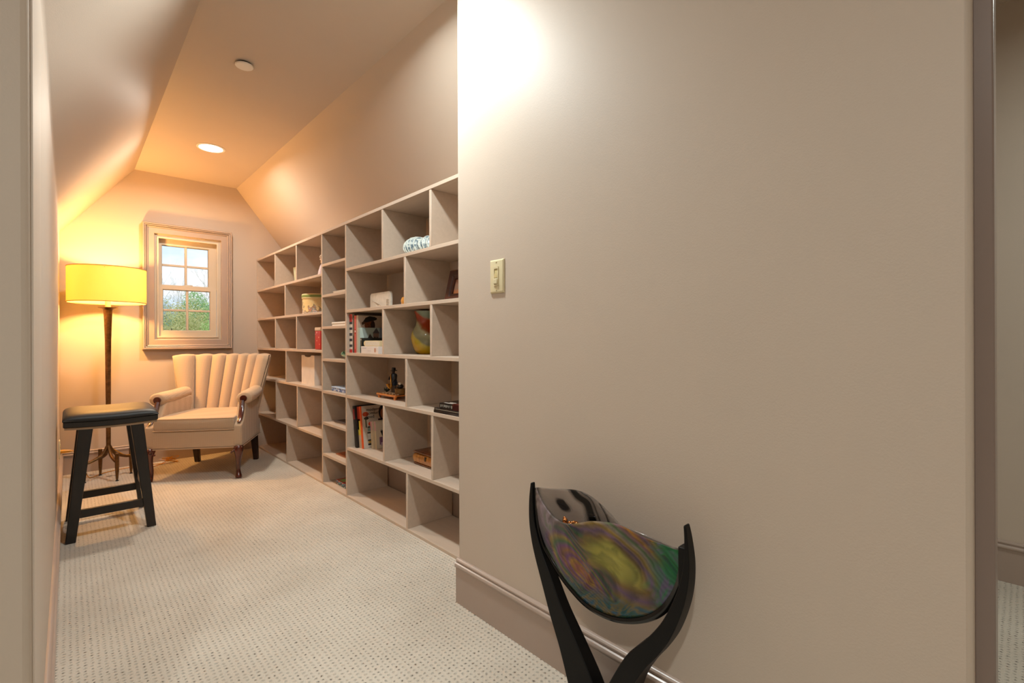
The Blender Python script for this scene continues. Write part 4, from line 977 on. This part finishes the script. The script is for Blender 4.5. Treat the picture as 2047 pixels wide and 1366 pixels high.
# art glass vase
def vase_m():
    m, n, b = newmat('vase_glass'); L = n.links
    t = N(n, 'ShaderNodeTexCoord'); sp = N(n, 'ShaderNodeSeparateXYZ'); L.new(t.outputs['Object'], sp.inputs[0])
    nz = N(n, 'ShaderNodeTexNoise', Scale=9.0, Detail=4.0, Distortion=1.2); L.new(t.outputs['Object'], nz.inputs['Vector'])
    # bands slope down towards -y
    my = N(n, 'ShaderNodeMath', operation='MULTIPLY_ADD'); my.inputs[1].default_value = -.86; L.new(sp.outputs[1], my.inputs[0]); L.new(sp.outputs[2], my.inputs[2])
    mz = N(n, 'ShaderNodeMath', operation='MULTIPLY_ADD'); mz.inputs[1].default_value = .035; L.new(nz.outputs['Fac'], mz.inputs[0]); L.new(my.outputs[0], mz.inputs[2])
    mr = N(n, 'ShaderNodeMapRange'); mr.inputs['From Min'].default_value = -.043; mr.inputs['From Max'].default_value = .277; L.new(mz.outputs[0], mr.inputs['Value'])
    r = N(n, 'ShaderNodeValToRGB'); cr = r.color_ramp
    cs = [('#8f9f86', .0), ('#97a286', .17), ('#4a5230', .21), ('#a87c02', .25), ('#c09a0c', .38), ('#b8a83c', .50), ('#7f8064', .55), ('#8c8a6a', .64), ('#a8a684', .71), ('#8a4a24', .76), ('#96340c', .80), ('#a8441a', .92), ('#8fa08a', .97), ('#93a590', 1.0)]
    while len(cr.elements) < len(cs): cr.elements.new(.5)
    for e_, (c_, p_) in zip(cr.elements, cs): e_.position = p_; e_.color = lin(c_) + (1,)
    L.new(mr.outputs[0], r.inputs[0]); L.new(r.outputs[0], b.inputs['Base Color']); b.inputs['Roughness'].default_value = .15; b.inputs['Coat Weight'].default_value = .2
    return m
gv = empty('glass_vase', (1.482, 2.30, z3)); tag(gv, 'bulbous art glass vase banded in orange, yellow and green', 'vase')
build('body', MB().lathe([(0, 0), (.054, 0), (.062, .006), (.072, .030), (.082, .065), (.086, .092), (.083, .115), (.073, .140), (.061, .160), (.055, .180), (.056, .200), (.062, .222), (.070, .240), (.066, .240), (.052, .200), (.050, .178), (.066, .13), (.05, .01), (0, .008)], (1.482, 2.30, z3), 44), vase_m(), gv, autosm=60)

# jazz musician figurine on a little bamboo stage
z4 = RZs[3]
mf = empty('musician_figurine', (1.435, 2.56, z4)); tag(mf, 'painted saxophone player figurine on an orange bamboo stage', 'figurine')
BAM = wood('bamboo', '#a8571c', '#cf7f34', .4, sc=(8, 8, 40))
build('stage', MB().box(1.372, 1.50, 2.452, 2.655, z4 + .020, z4 + .027), BAM, mf, bevel=.001)
for x in (1.372, 1.492): build('stage_rail', MB().tube([(x, 2.447, z4 + .022), (x, 2.672, z4 + .022)], .007, 8), BAM, mf)
for x in (1.378, 1.490):
    for y in (2.468, 2.655): build('stage_leg', MB().lathe([(0, 0), (.009, 0), (.0095, .02), (.007, .026), (0, .026)], (x, y, z4), 10), BAM, mf)
rnd = random.Random(5); pb = MB()
for k in range(60): pb.sphere((1.38 + rnd.random() * .11, 2.46 + rnd.random() * .17, z4 + .029), .006 + rnd.random() * .003, 6, 4, (1, 1, .6))
pbo = build('cobbles', pb, pc('#c9b79c', .6), mf); pbo['kind'] = 'stuff'
fx, fy, fz_ = 1.43, 2.578, z4 + .030
DK, DK2 = pc('#171312', .35), pc('#1f2a3a', .35)
build('trousers', MB().tube([(fx, fy + .010, fz_), (fx, fy + .010, fz_ + .03), (fx, fy + .006, fz_ + .055)], [.010, .011, .012], 10).tube([(fx, fy - .012, fz_), (fx, fy - .011, fz_ + .03), (fx, fy - .005, fz_ + .055)], [.010, .011, .012], 10), pc('#4a3a2c'), mf)
build('coat', MB().lathe([(0, .045), (.020, .045), (.023, .060), (.019, .080), (.022, .102), (.017, .114), (.007, .118), (0, .118)], (fx, fy, fz_), 16), DK2, mf)
build('head', MB().sphere((fx - .002, fy, fz_ + .127), .0105, 10, 8, (1, .95, 1.2)), SKD, mf)
build('hat', MB().lathe([(0, .132), (.022, .132), (.021, .136), (.013, .137), (.012, .150), (.009, .152), (0, .151)], (fx, fy, fz_), 18), DK, mf)
build('arm', MB().tube([(fx, fy + .019, fz_ + .108), (fx - .010, fy + .028, fz_ + .088), (fx - .022, fy + .016, fz_ + .080)], [.0075, .007, .005], 8), DK, mf)
build('arm', MB().tube([(fx, fy - .019, fz_ + .108), (fx - .008, fy - .032, fz_ + .090), (fx - .024, fy - .020, fz_ + .062)], [.0075, .007, .005], 8), DK, mf)
GOLD = plain('gilt', '#b9802a', .25, .7, var=.15)
build('saxophone', MB().tube([(fx - .014, fy, fz_ + .116), (fx - .023, fy - .006, fz_ + .108), (fx - .025, fy - .014, fz_ + .070), (fx - .026, fy - .018, fz_ + .040), (fx - .033, fy - .016, fz_ + .028), (fx - .040, fy - .010, fz_ + .042), (fx - .042, fy - .006, fz_ + .056)], [.002, .003, .004, .0055, .0075, .009, .012], 10), GOLD, mf)
build('side_table', MB().lathe([(0, 0), (.030, 0), (.031, .026), (.033, .028), (.033, .032), (0, .032)], (1.425, 2.492, fz_), 20), wood('side_table_wood', '#6b4a1e', '#8f6a34', .5), mf)
build('bag', MB().sphere((1.425, 2.495, fz_ + .045), .021, 12, 8, (1, 1.1, .68)), DK, mf)
build('white_cup', MB().lathe([(0, 0), (.007, 0), (.010, .012), (0, .012)], (1.415, 2.478, fz_ + .056), 10), pc('#ddd2bf'), mf)
pb = MB()
for k in range(22):
    a = k * 2.4; pb.tube([(1.415, 2.632, fz_), (1.415 + .010 * cos(a), 2.632 + .010 * sin(a), fz_ + .012), (1.415 + .020 * cos(a), 2.632 + .018 * sin(a), fz_ + .014 + .008 * (k % 3))], [.0018, .003, .001], 5)
pbo = build('shrub', pb, pc('#22301f'), mf); pbo['kind'] = 'stuff'

# stack of dark books
DKG = pc('#221c1a', .3)
fbook('dark_book', (1.289, 1.712, z4), .20, .222, .0125, DKG, 'black hardback, bottom book of the dark pile in the right cubby', yaw=.015, marks=[(.6, .95, .2, .8, pc('#3a3230'))])
fbook('dark_book', (1.291, 1.709, z4 + .0128), .20, .222, .0105, pc('#2e2522', .3), 'thin dark hardback in the middle of the pile in the right cubby', yaw=.02, marks=[(.05, .9, .35, .6, pc('#8a8170'))])
W_ = pc('#cfc8bc')
tb = fbook('dark_red_book', (1.296, 1.700, z4 + .0236), .17, .185, .027, pc('#3a0f0d', .25), 'thick dark red and black book with white spine lettering on top of a pile', yaw=.05,
      marks=[(0, .52, 0, 1, pc('#1a1514', .3))] + [(.03 + .055 * k, .03 + .055 * k + .038, .28 + .1 * (k % 2), .75, W_) for k in range(9)] + [(.86, .97, .2, .8, pc('#d8a898'))],
      top=[(R4(0, 1, 0, 1), pc('#241412', .2)), (R4(.0, .35, .5, 1), pc('#5a1c18', .2)), ([(.15, .6), (.5, .62), (.55, 1.0), (.2, 1.0)], pc('#b0503a', .2)), (R4(.62, .74, .2, .85), pc('#5a4a44', .2)), (R4(.05, .12, .1, .45), W_), (R4(.16, .22, .2, .45), W_)])

# leaning cookbooks
z5 = RZs[4]; TL = radians(-8.5)
RD2 = pc('#8c1f1a')
book('black_spine_book', (1.318, 2.838, z5 + .001), .024, .20, .262, pc('#1b1512'), 'black and red spined book leaning against the narrow section side', tilt=TL, spine=[(0, 1, .68, .93, RD2)])
OR, YL, BEI = pc('#e2571c'), pc('#d9c24a'), pc('#c9b294')
ck = book('cookbook', (1.335, 2.790, z5 + .001), .047, .215, .262, pc('#cfc2b2', .35), 'thick cookbook with orange edged food photo cover leaning in the bookcase', tilt=TL,
     spine=[(0, .72, .0, .32, BEI), (0, .72, .32, .70, YL), (0, .30, .45, .70, BEI), (0, .72, .66, 1.0, pc('#a8321c')), (.72, 1.0, 0, 1.0, OR)],
     front=[(([(u if u > .99 else u * .74, v) for u, v in q]), m_) for q, m_ in [(R4(0, .72, 0, 1), pc('#c3b5a6', .35)), (R4(0, .045, 0, 1), OR), (R4(.72, 1, .42, 1), pc('#c9b9a8', .35)), (EL(.92, .80, .16, .17), pc('#1f120d')), (EL(.93, .77, .09, .12), pc('#b06a42')), (R4(.72, 1.0, .62, .66), pc('#2a1a22')),
            (EL(.20, .80, .13, .055), pc('#b8431f')), (EL(.22, .70, .10, .035), pc('#231b16')), (R4(.17, .22, .48, .70), pc('#33402a')), (EL(.40, .56, .11, .055), pc('#d8401c')), (R4(.24, .62, .47, .50), pc('#2e2c26')), (R4(.24, .58, .39, .46), pc('#7a9086')), (R4(.22, .60, .34, .37), pc('#2a2420')), (R4(.24, .56, .20, .33), pc('#ddd8d0')), (R4(.22, .60, .165, .19), pc('#26201c')), (R4(.24, .60, .11, .16), pc('#c9a04a')), (R4(.22, .62, .06, .10), pc('#1c1816')), (R4(.22, .62, .035, .055), pc('#e0dcd6'))]])
for k, wd in enumerate(('modern', 'comfort', 'food')):
    words(ck, wd, .0285, (.036, -.0035, .262 * (.865 - .085 * k)), (pi / 2, 0, 0), pc('#120e0c'))
MG = pc('#8c5f78')
for k, (x, y, lb) in enumerate(((1.382, 2.748, 'thin cream paperback with mauve spine top behind its twin with the dancer'), (1.394, 2.722, 'thin cream paperback with dark dancing figure on a purple cover, foremost of the leaning books'))):
    bk = book('cream_paperback', (x, y, z5 + .001), .0215, .150, .168, pc('#d2c3a8'), lb, tilt=radians(-6.5), spine=[(0, 1, 0, .66, pc('#c9b898')), (0, 1, .66, 1, pc('#c39a98'))],
         front=[([(u * .46 if kk else u, v) for u, v in q], mm) for kk, (q, mm, m_) in enumerate([(a_, b_, None) for a_, b_ in [(R4(0, 1, 0, 1), pc('#c9bda8')), (R4(.30, 1, .14, .42), pc('#6d4a68')), (R4(.42, 1, .10, .22), pc('#b59aa8')), (EL(.62, .60, .07, .07), pc('#14141c')), ([(.42, .62), (.50, .70), (.60, .54), (.72, .74), (.82, .72), (.80, .50), (.70, .44), (.60, .42), (.50, .55)], pc('#14141c'))]])] if k else None)

# wooden jewel box
gb = empty('wooden_box', (1.43, 2.115, z5)); tag(gb, 'golden brown bombe wooden trinket box with dark lid and small clasp', 'box')
gx0, gx1, gy0, gy1 = 1.375, 1.500, 2.025, 2.275
GW = wood('golden_wood', '#8a4f14', '#c98a3a', .3, sc=(6, 30, 6), coat=.4)
BR = [(.012, .006), (.004, .016), (0, .032), (.001, .046), (.006, .058), (.012, .062)]
build('body', MB().rings([[(gx0 + i, gy0 + i, z5 + z), (gx1 - i, gy0 + i, z5 + z), (gx1 - i, gy1 - i, z5 + z), (gx0 + i, gy1 - i, z5 + z)] for i, z in BR]), GW, gb, autosm=60)
LW = wood('lid_wood', '#4f260c', '#7a421a', .28, sc=(6, 30, 6), coat=.5)
build('lid', MB().rings([[(gx0 + i, gy0 + i, z5 + z), (gx1 - i, gy0 + i, z5 + z), (gx1 - i, gy1 - i, z5 + z), (gx0 + i, gy1 - i, z5 + z)] for i, z in [(.010, .062), (.003, .066), (.003, .070), (.012, .076), (.020, .078)]]), LW, gb, autosm=40)
build('plinth', MB().box(gx0 + .004, gx1 - .004, gy0 + .004, gy1 - .004, z5 + .004, z5 + .009), LW, gb, bevel=.001)
for x in (gx0 + .014, gx1 - .014):
    for y in (gy0 + .014, gy1 - .014): build('foot', MB().lathe([(0, 0), (.006, 0), (.007, .005), (0, .005)], (x, y, z5), 8), LW, gb)
build('clasp', MB().box(gx0 - .003, gx0 + .004, 2.143, 2.156, z5 + .034, z5 + .056), plain('clasp_brass', '#4a3a26', .35, .6), gb, bevel=.001)

# ================================================================ OUTSIDE THE WINDOW
struct(build('ground', MB().box(-70, 70, 6.5, 150, -5.6, -5.5), plain('meadow_grass', '#5f7a3a', .9, var=.3, scale=.4)))
def leafmat(name, c1, c2):
    m, n, b = newmat(name); L = n.links
    t = N(n, 'ShaderNodeTexCoord'); nz = N(n, 'ShaderNodeTexNoise', Scale=2.6, Detail=6.0); L.new(t.outputs['Object'], nz.inputs['Vector'])
    r = N(n, 'ShaderNodeValToRGB'); r.color_ramp.elements[0].position = .35; r.color_ramp.elements[1].position = .65
    r.color_ramp.elements[0].color = lin(c1) + (1,); r.color_ramp.elements[1].color = lin(c2) + (1,)
    L.new(nz.outputs['Fac'], r.inputs[0]); L.new(r.outputs[0], b.inputs['Base Color']); b.inputs['Roughness'].default_value = .7
    return m
def tree(name, x, y, ztop, zc, rx, rz, lm, label, n=2600, ls=.16, cat='tree', seed=1, dens=1.0):
    rnd = random.Random(seed); gz = -5.5
    e = empty(name, (x, y, gz)); tag(e, label, cat)
    tr = MB().tube([(x, y, gz), (x + .1, y, gz + (zc - gz) * .5), (x, y, zc)], [.22, .16, .07], 8)
    for k in range(9):
        a = k * 2.4; tr.tube([(x, y, zc - rz * .5), (x + rx * .4 * cos(a), y + rx * .4 * sin(a), zc), (x + rx * .8 * cos(a), y + rx * .8 * sin(a), zc + rz * (.2 + .5 * rnd.random()))], [.06, .035, .012], 5)
    build('trunk', tr, pc('#5a4c40', .9), e)
    mb = MB()
    for k in range(n):
        d = Vector((rnd.gauss(0, 1), rnd.gauss(0, 1), rnd.gauss(0, 1))).normalized()
        rr = rnd.random() ** .33 * (1 + .18 * sin(5 * d.x + 3 * d.z) + .12 * sin(9 * d.y + 7 * d.z))
        c = Vector((x + d.x * rx * rr, y + d.y * rx * rr, zc + d.z * rz * rr))
        a = Vector((rnd.gauss(0, 1), rnd.gauss(0, 1), rnd.gauss(0, 1))).normalized() * ls * (.6 + rnd.random() * .8); b = a.orthogonal().normalized() * ls * .55
        mb.quad(c - a, c + b, c + a, c - b)
    o = build('foliage', mb, lm, e, smooth=False); o['kind'] = 'stuff'
    return e
G1 = leafmat('leaf_green', '#7fae6a', '#b4d695'); G2 = leafmat('leaf_bluish', '#9fb5aa', '#c9d6cd'); G3 = leafmat('leaf_yellow', '#b3b872', '#dbd69a'); G4 = leafmat('leaf_bright', '#a3c672', '#cfe39a')
tree('round_tree', 4.62, 27, 3.3, 1.4, 1.15, 1.75, G1, 'rounded dense green tree seen through the lower right panes', 15000, .045, seed=2)
tree('pale_tree', 3.25, 31, 3, 1.5, 1.35, 1.55, G2, 'hazy blue green tree seen through the lower left panes', 9000, .04, seed=3)
tree('tall_tree', 4.25, 36, 3, 1.9, 1.1, 1.7, G2, 'blue green tree rising behind the rounded green one', 7000, .045, seed=9)
tree('olive_bush', 3.05, 21, 1.2, .35, 1.15, 1.75, G3, 'olive green bush at the left of the lower panes', 15000, .036, cat='bush', seed=4)
tree('lime_bush', 4.15, 20, 1.2, .3, 1.15, 1.75, G4, 'bright lime bush at the right of the lower panes', 15000, .036, cat='bush', seed=5)
tree('yellow_bush', 3.85, 23, 1.2, .55, 1.2, 1.85, G3, 'yellowish bush between the olive and the lime bushes', 15000, .036, cat='bush', seed=6)
def bare(name, x, y, top, label, seed):
    rnd = random.Random(seed); e = empty(name, (x, y, -5.5)); tag(e, label, 'tree'); mb = MB()
    def br(p, d, l, r, lev):
        q = p + d * l; mb.tube([p, p.lerp(q, .5) + Vector((rnd.uniform(-.05, .05), 0, rnd.uniform(-.05, .05))) * l, q], [r, r * .8, r * .6], 5)
        if lev:
            for k in range(3 if lev > 1 else 4):
                dd = (d + Vector((rnd.gauss(0, .45), rnd.gauss(0, .3), rnd.gauss(.1, .3)))).normalized(); br(p.lerp(q, .45 + .55 * rnd.random()), dd, l * (.55 + .25 * rnd.random()), r * .55, lev - 1)
    br(Vector((x, y, -5.5)), Vector((0, 0, 1)), top * .55 + 3.2, .10, 0)
    for k in range(5):
        br(Vector((x, y, top * .55 - 3.2 + .7 * k)), Vector((rnd.uniform(-.7, .7), rnd.uniform(-.3, .3), .8)).normalized(), 1.45, .022, 4)
    o = build('branches', mb, plain(name + '_bark', '#d9d8d2', .9), e); o['kind'] = 'stuff'
bare('bare_tree', 3.55, 30, 4.4, 'thin leafless tree against the sky at the left upper panes', 3)
bare('bare_tree', 5.35, 31, 4.8, 'thin leafless tree against the sky at the right upper panes', 8)
